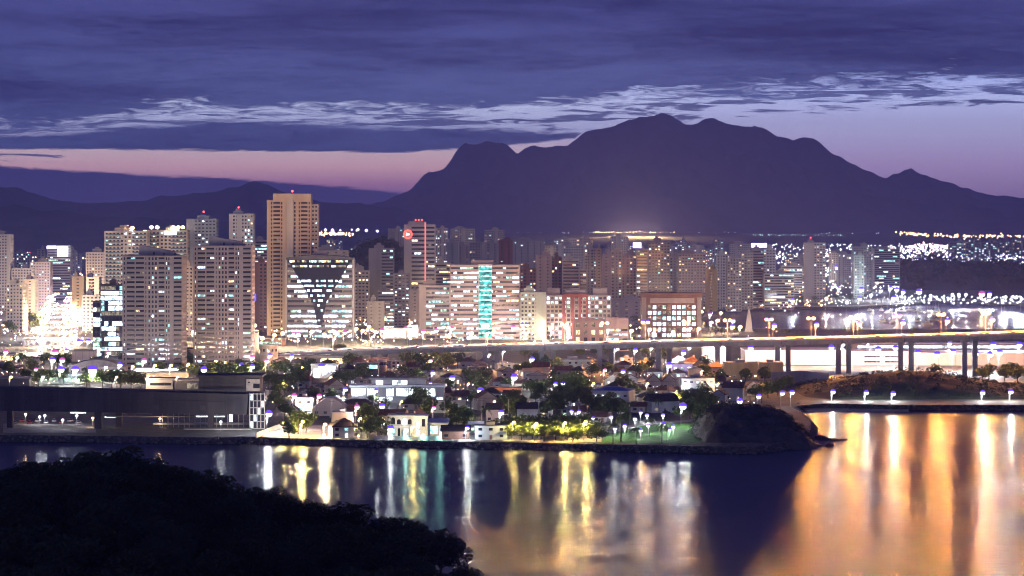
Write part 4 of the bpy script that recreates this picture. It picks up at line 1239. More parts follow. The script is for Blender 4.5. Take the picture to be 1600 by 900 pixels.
while x < PX(1660, 1700):
    for off, dr in ((-8.2, 0), (-4.6, 0), (4.4, 1), (8.0, 1)):
        if RNG.random() < 0.55:
            xx = x + RNG.uniform(-4, 4); y, z = deck_at(xx)
            sl = math.atan2(deck_at(xx + 5)[0] - deck_at(xx - 5)[0], 10)
            car(xx + off * .22, y + off, z + .03, sl + (0 if dr == 0 else math.pi), '%s car ' + ('heading right' if dr == 0 else 'heading left') + ' with lights on along the viaduct deck', 'cars crossing the viaduct')
    x += 15.5

# ================================================================== MUSEUM on the waterfront (long raised concrete volume)
Ym = 1296.0
mus = thing('museum', 'long dark raised concrete building on stilts along the waterfront', 'building', (PX(200, Ym), Ym, ZG))
NAMED.append((PX(160, Ym), Ym, 'the raised concrete building'))
ox = PX(200, Ym)
def mx(px): return PX(px, Ym) - ox
def mz(py): return PZ(py, Ym) - ZG
m = MB(); m.yprism([(mx(-120), mz(640)), (mx(385), mz(648)), (mx(388), mz(616)), (mx(-120), mz(604))], 0, 22); beam = m.build('upper_volume', CONC_D, mus)
for a, b, y0, y1 in ((-120, 350, 623, 626), (-120, 385, 606, 608)):
    m = MB(); m.yprism([(mx(a), mz(y1 - 3)), (mx(b), mz(y1 + 4)), (mx(b), mz(y0 + 4)), (mx(a), mz(y0 - 3))], -.5, -.02); m.build('ledge', CONC_D, beam)
for px_, py_ in ((83, 632), (244, 636), (317, 637)):
    m = MB(); m.box(mx(px_ - 4), mx(px_ + 4), -.1, -.02, mz(py_ + 4), mz(py_ - 3.5)); m.build('opening', W_DARK, beam)
for px_, w_, y_ in ((152, 11, 2), (328, 9, 2), (9, 9, 10), (178, 9, 16), (-60, 10, 2)):
    m = MB(); m.box(mx(px_ - w_ / 2), mx(px_ + w_ / 2), y_, y_ + 4, -.4, mz(642 + px_ * .016) + .4); m.build('column', CONC_D, mus)
m = MB(); m.box(mx(310), mx(404), 3, 24, mz(616) , mz(590)); ub = m.build('roof_block', CONC_D, mus)
m = MB(); m.box(mx(306), mx(409), 2, 25, mz(590), mz(587)); m.build('roof_slab', CONC_D, ub)
m = MB(); m.box(mx(384), mx(405), 2.4, 2.9, mz(612), mz(593)); m.build('end_panel', mat('panel_grey', (.3, .28, .28), .8), ub)
for a, b, c, d_ in ((395, 405, 600, 607), (387, 390, 597, 599)):
    m = MB(); m.box(mx(a), mx(b), 2.2, 2.38, mz(d_), mz(c)); m.build('window', GLASS, ub)
for k in range(17):
    m = MB(); xx = mx(-110 + k * 29); m.box(xx - .07, xx + .07, -.06, -.003, mz(640 + k * .4) + .2, mz(609 + k * .55)); m.build('panel_joint', W_DARK, beam)
# glazed stair end with white frames
m = MB(); m.box(mx(390), mx(413), 1.0, 12, 0.2, mz(614)); ge = m.build('stair_glazing', GLASS, mus)
for k in range(5):
    xx = mx(390) + (mx(413) - mx(390)) * k / 4
    m = MB(); m.box(xx - .2, xx + .2, .6, .98, 0.2, mz(614)); m.build('mullion', W_WHITE, ge)
for k in range(6):
    zz = 0.3 + (mz(615) - .5) * k / 5
    m = MB(); m.box(mx(390), mx(413), .4, .58, zz - .18, zz + .18); m.build('transom', W_WHITE, ge)
m = MB()
for k in range(4):
    for j in range(5):
        if (k * 5 + j * 3) % 4 == 0:
            m.box(mx(390) + (mx(413) - mx(390)) * k / 4 + .4, mx(390) + (mx(413) - mx(390)) * (k + 1) / 4 - .4, .86, .92, .6 + (mz(615) - .5) * j / 5, .2 + (mz(615) - .5) * (j + 1) / 5)
o = m.build('lit_panes', LIT[0], ge); o['kind'] = 'stuff'
# floor slabs, rails and stair seen under the raised volume
for a, b, y0, y1, dep, nm in ((235, 392, 664, 666, 10, 'terrace_slab'), (160, 300, 653, 654.5, 12, 'walkway'), (290, 395, 668, 670, -8, 'terrace_slab')):
    m = MB(); m.box(mx(a), mx(b), dep, dep + 7, mz(y1), mz(y0)); m.build(nm, CONC, mus)
for k in range(16):
    xx = mx(250 + k * 8.5); m = MB(); m.box(xx - .12, xx + .12, 9.5, 9.75, .1, mz(647)); m.build('thin_post', STEEL, mus)
for px0, px1, py0, py1, k in ((182, 222, 643.5, 645.5, 3), (15, 70, 641, 645, 3), (100, 125, 642, 650, 0), (155, 180, 655, 657, 0), (300, 345, 654, 656, 0), (352, 358, 647, 663, 0)):
    m = MB(); m.box(mx(px0), mx(px1), 18, 18.3, mz(py1), mz(py0)); m.build('lit_bay', LIT[k], mus)
# parking lot with cars below the volume
sheet('forecourt', gp([(1095, 571.5), (1900, 572), (1900, 598), (1240, 598), (1095, 584)]), ZG + 0.02, PAVE)
sheet('parking_lot', gp([(5, 676), (150, 676), (150, 662), (5, 662)]), ZG + 0.02, PAVE)
for i in range(9):
    px_ = 22 + i * 12.5
    Y_ = 1330 + (i % 2) * 12
    car(PX(px_, Y_), Y_, ZG + .03, R(90) + RNG.uniform(-.2, .2), '%s car parked in the lit lot under the raised concrete building', 'cars parked under the raised building', False)

# ================================================================== HOUSES
HW = {}
def house(label, px0, px1, ywall, ybase, d=11.0, roof='hip', wall=W_CREAM, rm=TILE, rh=None, rot=0.0, lit=0.2, mixk='warm', fl=1, nwin=None, name='house', eave=0.7, phrase=None, yoff=0.0, winh=1.2):
    Y = GY(ybase); Wm = (px1 - px0) / F * Y; H = (ybase - ywall) / F * Y
    cx = PX((px0 + px1) / 2, Y); rng = random.Random(hash_name(label))
    r = R(rot)
    Wm = max(3.5, (Wm - d * abs(math.sin(r))) / math.cos(r))
    t = thing(name, label, 'house' if name == 'house' else 'building', (cx, Y + d / 2, ZG), r)
    NAMED.append((cx, Y, phrase or label))
    w2, d2 = Wm / 2, d / 2
    m = MB(); m.box(-w2, w2, -d2, d2, -.3, H); wl = m.build('wall', wall, t)
    rh = rh or Wm * 0.16
    e = eave; m = MB()
    if roof == 'hip':
        k = min(w2, d2) * .95
        m.v = [(-w2 - e, -d2 - e, H - .1), (w2 + e, -d2 - e, H - .1), (w2 + e, d2 + e, H - .1), (-w2 - e, d2 + e, H - .1), (-w2 + k, 0, H + rh), (w2 - k, 0, H + rh),
               (-w2 - e, -d2 - e, H + .12), (w2 + e, -d2 - e, H + .12), (w2 + e, d2 + e, H + .12), (-w2 - e, d2 + e, H + .12)]
        m.f = [(0, 3, 2, 1), (0, 1, 7, 6), (1, 2, 8, 7), (2, 3, 9, 8), (3, 0, 6, 9), (6, 7, 5, 4), (7, 8, 5), (8, 9, 4, 5), (9, 6, 4)]
    elif roof == 'gable':
        m.xprism([(-d2 - e, H - .1), (d2 + e, H - .1), (d2 + e, H + .12), (0, H + rh), (-d2 - e, H + .12)], -w2 - e, w2 + e)
    elif roof == 'gablef':
        m.yprism([(-w2 - e, H - .1), (w2 + e, H - .1), (w2 + e, H + .12), (0, H + rh), (-w2 - e, H + .12)], -d2 - e, d2 + e)
        g = MB(); g.yprism([(-w2 * .96, H + .02), (w2 * .96, H + .02), (0, H + rh * .9)], -d2 - e - .06, -d2 - e - .01); g.build('gable', wall, wl)
    elif roof == 'vault':
        pts = [(-w2 - .2, H - .1)] + [(-w2 + Wm * k / 10, H + rh * math.sin(math.pi * k / 10)) for k in range(11)] + [(w2 + .2, H - .1)]
        m.yprism([(p[0], p[1]) for p in pts[::-1]], -d2 - .3, d2 + .3)
    elif roof == 'shed':
        m.xprism([(-d2 - e, H - .1), (d2 + e, H - .1), (d2 + e, H + rh), (-d2 - e, H + .15)], -w2 - e, w2 + e)
    else:
        m.box(-w2 - .25, w2 + .25, -d2 - .25, d2 + .25, H + .003, H + .35)
        q = MB(); q.box(-w2 * .3, w2 * .25, -d2 * .2, d2 * .5, H + .35, H + 1.7); q.build('roof_tank', W_GREY, t)
    rf_ = m.build('roof', rm, t)
    if roof in ('hip', 'gable') and rng.random() < .4:
        q = MB(); q.box(w2 * .2, w2 * .2 + .9, d2 * .2, d2 * .2 + .9, H, H + rh + .8); q.build('chimney', W_PINK, rf_)
    # windows and door
    n = nwin or max(2, int(Wm / 3.6))
    fh = H / fl
    for f_ in range(fl):
        zc = f_ * fh + min(fh * .55, 1.7)
        for i in range(n):
            xx = -w2 + Wm * (i + .5) / n
            isdoor = f_ == 0 and i == n // 2
            ww_ = 1.0 if isdoor else 1.5
            key = (isdoor, rng.random() < lit)
            k = pick_lit(mixk, rng) if key[1] else 9
            kk = (isdoor, k, winh)
            if kk not in HW:
                q = MB(); hw = .55 if isdoor else .8; hh = 1.05 if isdoor else winh / 2
                q.box(-hw, hw, -.06, .06, -hh, hh); HW[kk] = q.mesh('door' if isdoor else 'window', (W_BROWN if isdoor else GLASS) if k == 9 else LIT[k])
                q = MB(); q.box(-hw - .12, hw + .12, -.14, .05, -hh - .14, -hh - .01); HW[('f',) + kk] = q.mesh('window_sill', W_WHITE)
            o = link('door' if isdoor else 'window', HW[kk], t, (xx, -d2 - .04, 1.1 if isdoor else zc))
            link('door_step' if isdoor else 'window_sill', HW[('f',) + kk], o)
    return t, Wm, d, H

def gwall(label, pts, h, m_, name='wall'):
    P_ = gp(pts); m = MB(); x0, y0 = P_[0]
    for (xa, ya), (xb, yb) in zip(P_[:-1], P_[1:]):
        L = math.hypot(xb - xa, yb - ya); nx_, ny_ = -(yb - ya) / L * .15, (xb - xa) / L * .15
        m.prism([(xa - nx_ - x0, ya - ny_ - y0), (xb - nx_ - x0, yb - ny_ - y0), (xb + nx_ - x0, yb + ny_ - y0), (xa + nx_ - x0, ya + ny_ - y0)], -.3, h)
    return tag(m.build(name, m_, None, (x0, y0, ZG)), label, 'wall')

H_ = house
H_('two storey waterfront house with a broad dark hip roof and white walls', 510, 563, 667, 684, 13, 'hip', W_WHITE, TILE_D, 3.6, 12, .25, 'cool', 2, phrase='the dark hip roofed waterfront house')
H_('peach hall with a rounded barrel roof', 488, 542, 638, 650, 16, 'vault', W_PINK, W_PINK, 5.2, 0, 0, 'warm', 1, name='hall', phrase='the barrel roofed hall')
H_('plain peach box annex before the barrel roofed hall', 519, 551, 645, 664, 9, 'flat', W_BEIGE, W_PINK, 1, 0, .0, 'warm', 1, name='annex', phrase='the peach annex')
H_('long house with brown tiled roof right of the peach annex', 592, 636, 650, 668, 11, 'gable', W_CREAM, TILE, 3, -10, .2, 'warm', 2, phrase='the brown roofed house')
H_('long dark roofed house beside the barrel roofed hall', 526, 590, 634, 642, 14, 'hip', W_WHITE, TILE_D, 3.2, 0, .1, 'cool', 1, phrase='the long dark roofed house')
H_('small teal lit pavilion among dark trees', 462, 489, 622, 645, 9, 'flat', W_GREEN, ROOF_G, 1, 0, .8, 'cool', 2, phrase='the teal pavilion')
H_('peach walled house with dark roof behind the trees', 489, 511, 600, 612, 10, 'gable', W_PINK, TILE_D, 3, 0, .1, phrase='the peach house')
H_('gabled peach house with a square chimney block', 505, 537, 602, 618, 11, 'gablef', W_PINK, TILE, 3.4, 18, .1, phrase='the gabled peach house')
H_('pale low house with green flat roof right of the glazed villa office', 672, 727, 628, 645, 12, 'flat', W_GREEN, W_WHITE, 1, 0, .35, 'cool', 1, phrase='the pale low house')
H_('white gabled house lit warmly from the street', 738, 777, 622, 641, 11, 'gablef', W_CREAM, TILE, 3.4, 14, .1, phrase='the white gabled house')
H_('brown tiered restaurant with a small raised pavilion roof', 722, 768, 582, 594, 13, 'flat', W_TAUPE, TILE, 1, 0, .2, phrase='the tiered restaurant', name='restaurant')
H_('small raised pavilion on top of the tiered restaurant', 738, 760, 570, 580, 7, 'hip', W_BROWN, TILE_D, 2.4, 0, .0, phrase='the raised pavilion', name='pavilion')
H_('orange walled house with flat roof in the middle of the neighbourhood', 766, 815, 606, 620, 10, 'flat', W_ORANGE, TILE, 1, 0, .2, phrase='the orange house')
H_('grey blue warehouse shed under the viaduct', 818, 858, 581, 596, 14, 'shed', W_BLUE, ROOF_G, 1.5, 0, .1, 'cool', phrase='the grey blue shed', name='shed')
H_('green lit box building just before the viaduct', 867, 924, 562, 580, 14, 'flat', W_GREEN, ROOF_G, 1, 0, .4, 'cool', 2, phrase='the green lit box', name='box_building')
H_('small pink gabled house near the twin street lamps', 832, 857, 604, 617, 9, 'gablef', W_PINK, TILE, 2.6, 0, .1, phrase='the small pink house')
H_('white walled house with two dark gables above the waterfront trees', 808, 840, 639, 655, 11, 'gable', W_WHITE, TILE_D, 3, 0, .1, phrase='the dark gabled house')
H_('white gable end house beside the two dark gables', 838, 864, 637, 653, 10, 'gablef', W_WHITE, TILE_D, 3, 10, .1, phrase='the gable end house')
H_('dim blue grey waterfront house right of the carport', 742, 792, 666, 687, 10, 'flat', W_BLUE, ROOF_G, 1, 0, .1, 'cool', 2, phrase='the dim blue waterfront house')
H_('dark shed with sloping roof beside the white lit villa', 690, 733, 674, 686.5, 9, 'shed', W_BROWN, TILE_D, 2.2, 0, .0, phrase='the dark sloping shed')
H_('white carport roof glowing pale blue', 733, 754, 663, 676, 7, 'shed', W_WHITE, ROOF_W, .8, 0, .3, 'cool', 1, phrase='the pale carport', name='carport')
H_('small house with white dormer under a dark roof', 759, 787, 640, 660, 10, 'gable', W_PINK, TILE_D, 3, -10, .2, phrase='the dormer house')
t, Wm, d, Hh = H_('white two storey school with a blue metal roof and open gallery', 926, 993, 610, 638, 13, 'hip', W_WHITE, ROOF_B, 1.6, -16, .25, 'cool', 2, phrase='the blue roofed school', name='school')
for k in range(8):
    xx = -Wm / 2 + Wm * k / 7; m = MB(); m.box(xx - .12, xx + .12, -d / 2 - 1.5, -d / 2 - 1.26, 0, Hh); m.build('gallery_post', W_WHITE, t)
m = MB(); m.box(-Wm / 2, Wm / 2, -d / 2 - 1.6, -d / 2 - .05, Hh * .48, Hh * .52); m.build('gallery_floor', W_WHITE, t)
m = MB(); m.box(-Wm / 2, Wm / 2, -d / 2 - 1.62, -d / 2 - 1.52, Hh * .525, Hh * .66); m.build('gallery_rail', W_WHITE, t)
H_('white gable ended house with long dark roof by the park', 1008, 1060, 627, 645, 12, 'gable', W_WHITE, TILE_D, 3.6, 16, .2, 'cool', 1, phrase='the white house by the park')
H_('low white canopy building glowing blue by the park', 985, 1007, 633, 644, 8, 'shed', W_WHITE, ROOF_W, 1, 0, .9, 'cool', phrase='the glowing canopy', name='canopy_building')
H_('grey three storey block with rows of bright windows', 1057, 1117, 592, 622, 13, 'flat', W_GREY, ROOF_G, 1, 12, .6, 'office', 3, phrase='the grey three storey block', name='office_block')
H_('lilac painted building with round bright windows', 1050, 1082, 569, 590, 11, 'flat', W_LILAC, ROOF_G, 1, 0, .9, 'cool', 2, phrase='the lilac building', name='box_building')
H_('tan box building above the grey three storey block', 1076, 1097, 577, 596, 9, 'flat', W_BEIGE, ROOF_G, 1, 0, .2, phrase='the tan box', name='box_building')
H_('twin house with steep dark red gable, left half', 1010, 1033, 596, 608, 10, 'gablef', W_PINK, TILE, 4.4, 0, .1, phrase='the twin gables')
H_('twin house with steep dark red gable, right half', 1034, 1057, 596, 608, 10, 'gablef', W_PINK, TILE, 4.2, 0, .1, phrase='the twin gables')
H_('long beige flat roofed building near the viaduct piers', 1131, 1186, 567, 592, 13, 'flat', W_YELL, ROOF_G, 1, 0, .2, phrase='the long beige building', name='box_building')
H_('ochre building with a pale roof room above the scrub hill', 1186, 1224, 567, 594, 12, 'flat', W_YELL, W_PINK, 1, 0, .15, phrase='the ochre building', name='box_building')
H_('grey gabled house behind the headland', 1112, 1139, 617, 632, 10, 'gablef', W_GREY, TILE_D, 2.8, -12, .2, 'cool', phrase='the grey gabled house')
H_('cream house with orange tiled roof behind the headland', 1130, 1168, 606, 626, 11, 'gable', W_CREAM, TILE, 3, -14, .2, phrase='the orange roofed house')
H_('small pink house at the foot of the scrub hill', 1168, 1186, 602, 618, 8, 'gablef', W_PINK, TILE, 2.4, 0, .3, phrase='the small pink hillside house')
H_('low cream house with broad tiled roof near the beach lamps', 1136, 1166, 603, 612, 9, 'hip', W_CREAM, TILE, 2.6, 0, .3, phrase='the low cream beach house')
gwall('long stained beige retaining wall before the viaduct', [(1205, 604), (1256, 602), (1295, 606)], 8.5, W_PINK, 'retaining_wall')
gwall('white boundary wall climbing from the shore beside the raised building', [(400, 684), (430, 672), (462, 664)], 2.2, W_WHITE, 'boundary_wall')
gwall('low pale garden wall in front of the white lit villa', [(585, 686.5), (690, 687.5)], 1.6, W_WHITE, 'garden_wall')
gwall('low pink wall behind the waterfront trees', [(812, 677), (905, 674), (965, 670)], 1.6, W_PINK, 'boundary_wall')
# filler roofs between the named houses
rng = random.Random(77)
spots = [(432, 600), (455, 640), (440, 575), (545, 588), (560, 603), (705, 600), (700, 612), (790, 590), (800, 627), (860, 622), (885, 600), (905, 590), (870, 640), (905, 655), (965, 590), (985, 600), (1000, 618), (640, 640), (650, 582), (680, 580), (940, 575), (1010, 575), (845, 585), (715, 655), (1090, 630), (428, 618), (475, 598), (510, 578), (530, 625), (575, 618), (615, 575), (640, 600), (655, 660), (690, 625), (745, 585), (760, 575), (782, 608), (775, 655), (820, 610), (840, 598), (855, 633), (880, 588), (890, 650), (915, 612), (940, 660), (960, 602), (975, 580), (990, 588), (1020, 590), (1035, 618), (1048, 630), (1120, 585), (1090, 600), (700, 570), (920, 572)]
rf2 = random.Random(123)
for _ in range(400):
    q = (rf2.uniform(428, 1125), rf2.uniform(568, 652))
    if len(spots) > 92: break
    if q[0] > 1000 and q[1] > 636: continue
    if all(abs(q[0] - s[0]) > 22 or abs(q[1] - s[1]) > 8 for s in spots) and not (540 < q[0] < 700 and 598 < q[1] < 640): spots.append(q)
names = ['dark hip roofed house', 'brown gabled house', 'low tiled house', 'dim flat roofed house', 'pale walled tiled house']
for i, (px_, yb) in enumerate(sorted(spots)):
    w_ = rng.uniform(20, 34); k = i % 5
    H_('%s tucked between trees in the neighbourhood, %s such roof from the left' % (names[k], ordw(i)), px_ - w_ / 2, px_ + w_ / 2, yb - rng.uniform(8, 12), yb, rng.uniform(8, 12), ('hip', 'gable', 'hip', 'flat', 'gablef')[k],
       rng.choice((W_CREAM, W_PINK, W_GREY, W_TAUPE, W_GREY)), (TILE_D, TILE, TILE, ROOF_G, TILE_D)[k], rng.uniform(2.2, 3.4), rng.uniform(-20, 20), .22, 'mix', 1 if k != 3 else 2, phrase='the ' + names[k])

for k in range(22):
    px_ = 430 + k * 32 + RNG.uniform(-8, 8); yb = 655.5 - (px_ - 400) * .0147 if k % 2 else 607.5 - (px_ - 400) * .0105
    Y_ = GY(yb); car(PX(px_, Y_), Y_, ZG + .03, RNG.choice((0, math.pi)) + RNG.uniform(-.1, .1), '%s car parked along a neighbourhood street', 'cars parked in the neighbourhood', k % 4 == 0)
# long glazed villa office, two tiers
Y = GY(630)
t = thing('office_villa', 'long low office with two tiers of brilliantly lit ribbon windows', 'building', (PX(620, Y), Y, ZG)); NAMED.append((PX(620, Y), Y, 'the lit ribbon window office'))
def vx(px): return PX(px, Y) - PX(620, Y)
def vz(py): return PZ(py, Y) - ZG
BRIGHT = emis('showroom', (0.82, 0.92, 1.0), 3.2, True, .25)
m = MB(); m.box(vx(548), vx(694), 0, 15, -.3, vz(605)); lo_ = m.build('lower_tier', W_GREY, t)
m = MB(); m.box(vx(545), vx(697), -1.2, 16, vz(605), vz(602)); m.build('lower_roof', ROOF_W, t)
m = MB(); m.box(vx(580), vx(664), 3, 14, vz(602), vz(593.5)); up_ = m.build('upper_tier', W_GREY, t)
m = MB(); m.box(vx(576), vx(668), 1.6, 15, vz(593.5), vz(591)); m.build('upper_roof', ROOF_G, t)
for a, b in ((549, 571), (574, 586), (604, 615), (619, 640), (641, 663), (666, 680)):
    m = MB(); m.box(vx(a), vx(b), -.12, -.02, vz(619), vz(607)); w_ = m.build('window', BRIGHT, lo_)
    m = MB()
    for q in range(1, 4): m.box(vx(a + (b - a) * q / 4) - .07, vx(a + (b - a) * q / 4) + .07, -.2, -.13, vz(619), vz(607))
    m.build('mullion', DKST, w_)
for a, b in ((587, 598), (613, 626), (627, 636)):
    m = MB(); m.box(vx(a), vx(b), 2.88, 2.98, vz(601.5), vz(595)); m.build('window', BRIGHT, up_)
for a, b in ((588, 601), (603, 613), (682, 693)):
    m = MB(); m.box(vx(a), vx(b), -.12, -.02, vz(627), vz(621)); m.build('window', LIT[0], lo_)

# white floodlit villa on the shore
Y = GY(683)
t = thing('villa', 'floodlit white villa with arched upper windows on the waterfront', 'house', (PX(637, Y), Y, ZG)); NAMED.append((PX(637, Y), Y, 'the floodlit white villa'))
def vx(px): return PX(px, Y) - PX(637, Y)
def vz(py): return PZ(py - 5.5, Y) - ZG
VW = mat('villa_white', (.72, .76, .78), .7, .08, .3)
m = MB(); m.box(vx(607), vx(646), 2, 12, -.3, vz(656)); w1 = m.build('main_wall', VW, t)
m = MB(); m.box(vx(605), vx(648), 1.5, 12.5, vz(656), vz(654)); m.build('roof_slab', W_WHITE, t)
m = MB(); m.box(vx(646), vx(668), 0, 11, -.3, vz(655)); w2_ = m.build('stair_wing', VW, t)
m = MB(); m.box(vx(668), vx(699), 3, 11, -.3, vz(668)); w3 = m.build('garden_wing', VW, t)
m = MB(); m.xprism([(1.5, vz(668)), (11.5, vz(668)), (11.5, vz(662)), (1.5, vz(666.5))], vx(666), vx(701)); m.build('garden_roof', ROOF_W, t)
m = MB(); m.box(vx(605), vx(647), -.5, 1.9, vz(672), vz(670.5)); m.build('balcony', VW, t)
for k in range(9):
    xx = vx(606 + k * 5); m = MB(); m.box(xx - .12, xx + .12, -.4, -.15, 0, vz(672)); m.build('porch_post', VW, t)
for k, (a, b, c, e_, q) in enumerate(((611, 617, 658, 669, 9), (620, 626, 661, 669, 9), (629, 635, 660, 669, 1), (637, 643, 661, 669, 9), (609, 617, 674, 688, 2), (620, 627, 675, 688, 9), (630, 637, 675, 688, 0))):
    m = MB(); n_ = 6; cx_ = (vx(a) + vx(b)) / 2; r_ = (vx(b) - vx(a)) / 2; zt = vz(c) - r_
    m.yprism([(vx(a), vz(e_)), (vx(b), vz(e_))] + [(cx_ + r_ * math.cos(math.pi * j / n_), zt + r_ * math.sin(math.pi * j / n_)) for j in range(n_ + 1)], 1.9, 1.97)
    m.build('arched_window', GLASS if q == 9 else LIT[q], w1)
for a, b, c, e_, q in ((651, 656, 664, 686, 0), (659, 664, 660, 672, 9), (672, 684, 672, 684, 2), (687, 695, 673, 686, 0)):
    yy = -.05 if b < 668 else 2.95
    m = MB(); m.box(vx(a), vx(b), yy - .05, yy, vz(e_), vz(c)); m.build('window', GLASS if q == 9 else LIT[q], w2_ if b < 668 else w3)
m = MB(); m.box(vx(618), vx(630), 5, 8, vz(654), vz(651)); m.build('roof_tank', W_GREY, t)

# round beige building at the viaduct foot, glowing showrooms, glass pavilion, water tower
def roundtower(label, px, ytop, ybase, wpx, m_, name, phrase):
    Y = GY(ybase); r_ = wpx / 2 / F * Y; H = (ybase - ytop) / F * Y
    t = thing(name, label, 'building', (PX(px, Y), Y + r_, ZG)); NAMED.append((PX(px, Y), Y, phrase))
    m = MB(); m.tube([(0, 0, -.3), (0, 0, H)], r_, 24); m.build('wall', m_, t)
    for z in (H * .55, H * .98):
        m = MB(); m.tube([(0, 0, z), (0, 0, z + .7)], r_ + .35, 24); m.build('ring', W_WHITE, t)
    for k in range(5):
        a = -math.pi / 2 + (k - 2) * .5
        m = MB(); m.box(-.6, .6, -.08, .08, 0, 1.8); o = m.build('window', GLASS, t, (math.cos(a) * (r_ + .05), math.sin(a) * (r_ + .05), H * .7)); o.rotation_euler = (0, 0, a + math.pi / 2)
roundtower('round beige drum building lit orange at the viaduct foot', 419, 540, 572, 28, W_BEIGE, 'drum_building', 'the round beige building')
roundtower('slim beige water tower with an octagonal drum', 597, 563, 588, 14, W_BEIGE, 'water_tower', 'the beige water tower')
def hall(label, px0, px1, ytop, ybase, wall, name='hall', bands=(), d=25, roofm=ROOF_W, phrase=None, ribs=0, lit=None):
    Y = GY(ybase); t = thing(name, label, 'building', (PX((px0 + px1) / 2, Y), Y, ZG)); NAMED.append((PX((px0 + px1) / 2, Y), Y, phrase or label))
    w2 = (px1 - px0) / 2 / F * Y; H = (ybase - ytop) / F * Y
    m = MB(); m.box(-w2, w2, 0, d, -.3, H); wl = m.build('wall', wall, t)
    m = MB(); m.box(-w2 - .4, w2 + .4, -.5, d + .4, H + .003, H + .8); m.build('roof', roofm, t)
    for k in range(ribs):
        xx = -w2 + 2 * w2 * (k + .5) / ribs; m = MB(); m.box(xx - .12, xx + .12, -.1, -.003, 0, H - .1); m.build('joint_strip', W_GREY, wl)
    for a, b, c, e_ in bands:
        xa, xb = -w2 + (a - px0) / F * Y, -w2 + (b - px0) / F * Y
        n_ = max(1, int((xb - xa) / 4))
        for q in range(n_):
            m = MB(); m.box(xa + (xb - xa) * q / n_ + .1, xa + (xb - xa) * (q + 1) / n_ - .1, -.2, -.02, (ybase - e_) / F * Y, (ybase - c) / F * Y); m.build('window', lit or GLASS, wl)
    return t
hall('white lit showroom with a glaring sign wall behind dark trees', 486, 527, 571, 592, W_WHITE, 'showroom', [(490, 500, 576, 590), (503, 524, 572, 586)], 12, phrase='the white lit showroom', lit=emis('showroom_glare', (.9, .9, 1.0), 5.0, True, .2))
hall('teal glass pavilion with glowing upper band', 558, 591, 569, 590, W_DARK, 'glass_pavilion', [(560, 590, 570, 576)], 12, ROOF_G, phrase='the teal glass pavilion', lit=LIT[2])
hall('white filling station canopy blazing beside the brown office block', 597, 655, 514, 529, W_WHITE, 'filling_station', [(599, 634, 515, 527), (637, 653, 508, 526)], 16, phrase='the blazing filling station', lit=emis('canopy_glare', (.92, .93, 1.0), 5.0, True, .15))
hall('huge white hall wall left of the paired viaduct piers', 1099, 1140, 542, 570, W_WHITE, 'hall', [], 18, phrase='the huge white wall', ribs=3)
hall('huge white shopping hall behind the left viaduct piers', 1165, 1325, 549, 570, W_WHITE, 'shopping_hall', [], 40, phrase='the left white shopping hall', ribs=8)
hall('huge white shopping hall with two long strip windows under the viaduct', 1328, 1425, 551, 571, W_WHITE, 'shopping_hall', [(1350, 1375, 556, 558.5), (1382, 1410, 556, 558.5), (1350, 1375, 564, 566.5), (1382, 1410, 564, 566.5)], 40, phrase='the strip windowed shopping hall', ribs=6)
hall('long white shopping hall at the right picture edge under the viaduct', 1426, 1640, 553, 571, W_WHITE, 'shopping_hall', [], 40, phrase='the right white shopping hall', ribs=8)
hall('second row of pale roofs behind the white shopping halls', 1330, 1600, 537, 547, W_GREY, 'market_hall', [(1340, 1590, 540, 544)], 20, phrase='the pale roofs behind the shopping halls', lit=LIT[0])
hall('low warm lit arcade beneath the viaduct ramp', 434, 560, 556, 571, W_CREAM, 'arcade', [(440, 470, 559, 566), (500, 556, 560, 568)], 14, ROOF_G, phrase='the warm arcade', lit=LIT[3])
hall('long low garage roof left of the round beige building', 395, 445, 530, 540, W_BROWN, 'garage', [(398, 440, 534, 538)], 14, ROOF_G, phrase='the low garage', lit=LIT[5])
hall('low roofed row of shops glowing at the end of the avenue', 36, 120, 530, 541, W_WHITE, 'shop_row', [(38, 118, 532, 539)], 14, ROOF_W, phrase='the glowing shop row', lit=emis('shop_glare', (1., .85, .75), 1.8, True, .12))
hall('white boxy warehouse left of the bright glass office block', 112, 146, 549, 565, W_WHITE, 'warehouse', [], 16, ROOF_G, phrase='the white warehouse', ribs=3)
t_, w_, d_, h_ = H_('long dark barrel roofed market left of the twin towers', 108, 193, 573, 584, 20, 'vault', W_GREY, ROOF_G, 4.5, 0, .3, 'cool', name='market', phrase='the barrel roofed market')
hall('low warm lit wall building below the twin towers', 150, 292, 583, 590, W_BEIGE, 'long_building', [], 10, ROOF_G, phrase='the long warm wall')
hall('bright lobby row at the foot of the left twin tower', 208, 284, 575, 584, W_WHITE, 'lobby', [(212, 282, 576.5, 581)], 8, ROOF_G, phrase='the lobby of the left twin', lit=LIT[1])
hall('green lit sports court building left of the market', 50, 126, 587, 600, W_GREEN, 'court', [(55, 90, 590, 594), (100, 124, 591, 596)], 14, ROOF_W, phrase='the green lit court', lit=LIT[5])
hall('dark low office block behind the raised concrete building', 228, 272, 593, 612, W_GREY, 'office_block', [(234, 268, 598, 602)], 14, ROOF_G, phrase='the dark low office')
hall('dark low workshop with a rounded pale doorway behind the raised building', 270, 312, 595, 612, W_DARK, 'workshop', [(292, 309, 599, 607)], 12, ROOF_G, phrase='the dark workshop', lit=LIT[4])
hall('low dark roof behind the left end of the raised concrete building', -20, 46, 592, 606, W_DARK, 'shed', [], 14, ROOF_G, phrase='the low dark shed')
hall('pale lit kiosk beside the left picture edge', -5, 24, 553, 566, W_WHITE, 'kiosk', [(0, 22, 556, 563)], 10, ROOF_G, phrase='the pale kiosk', lit=LIT[3])
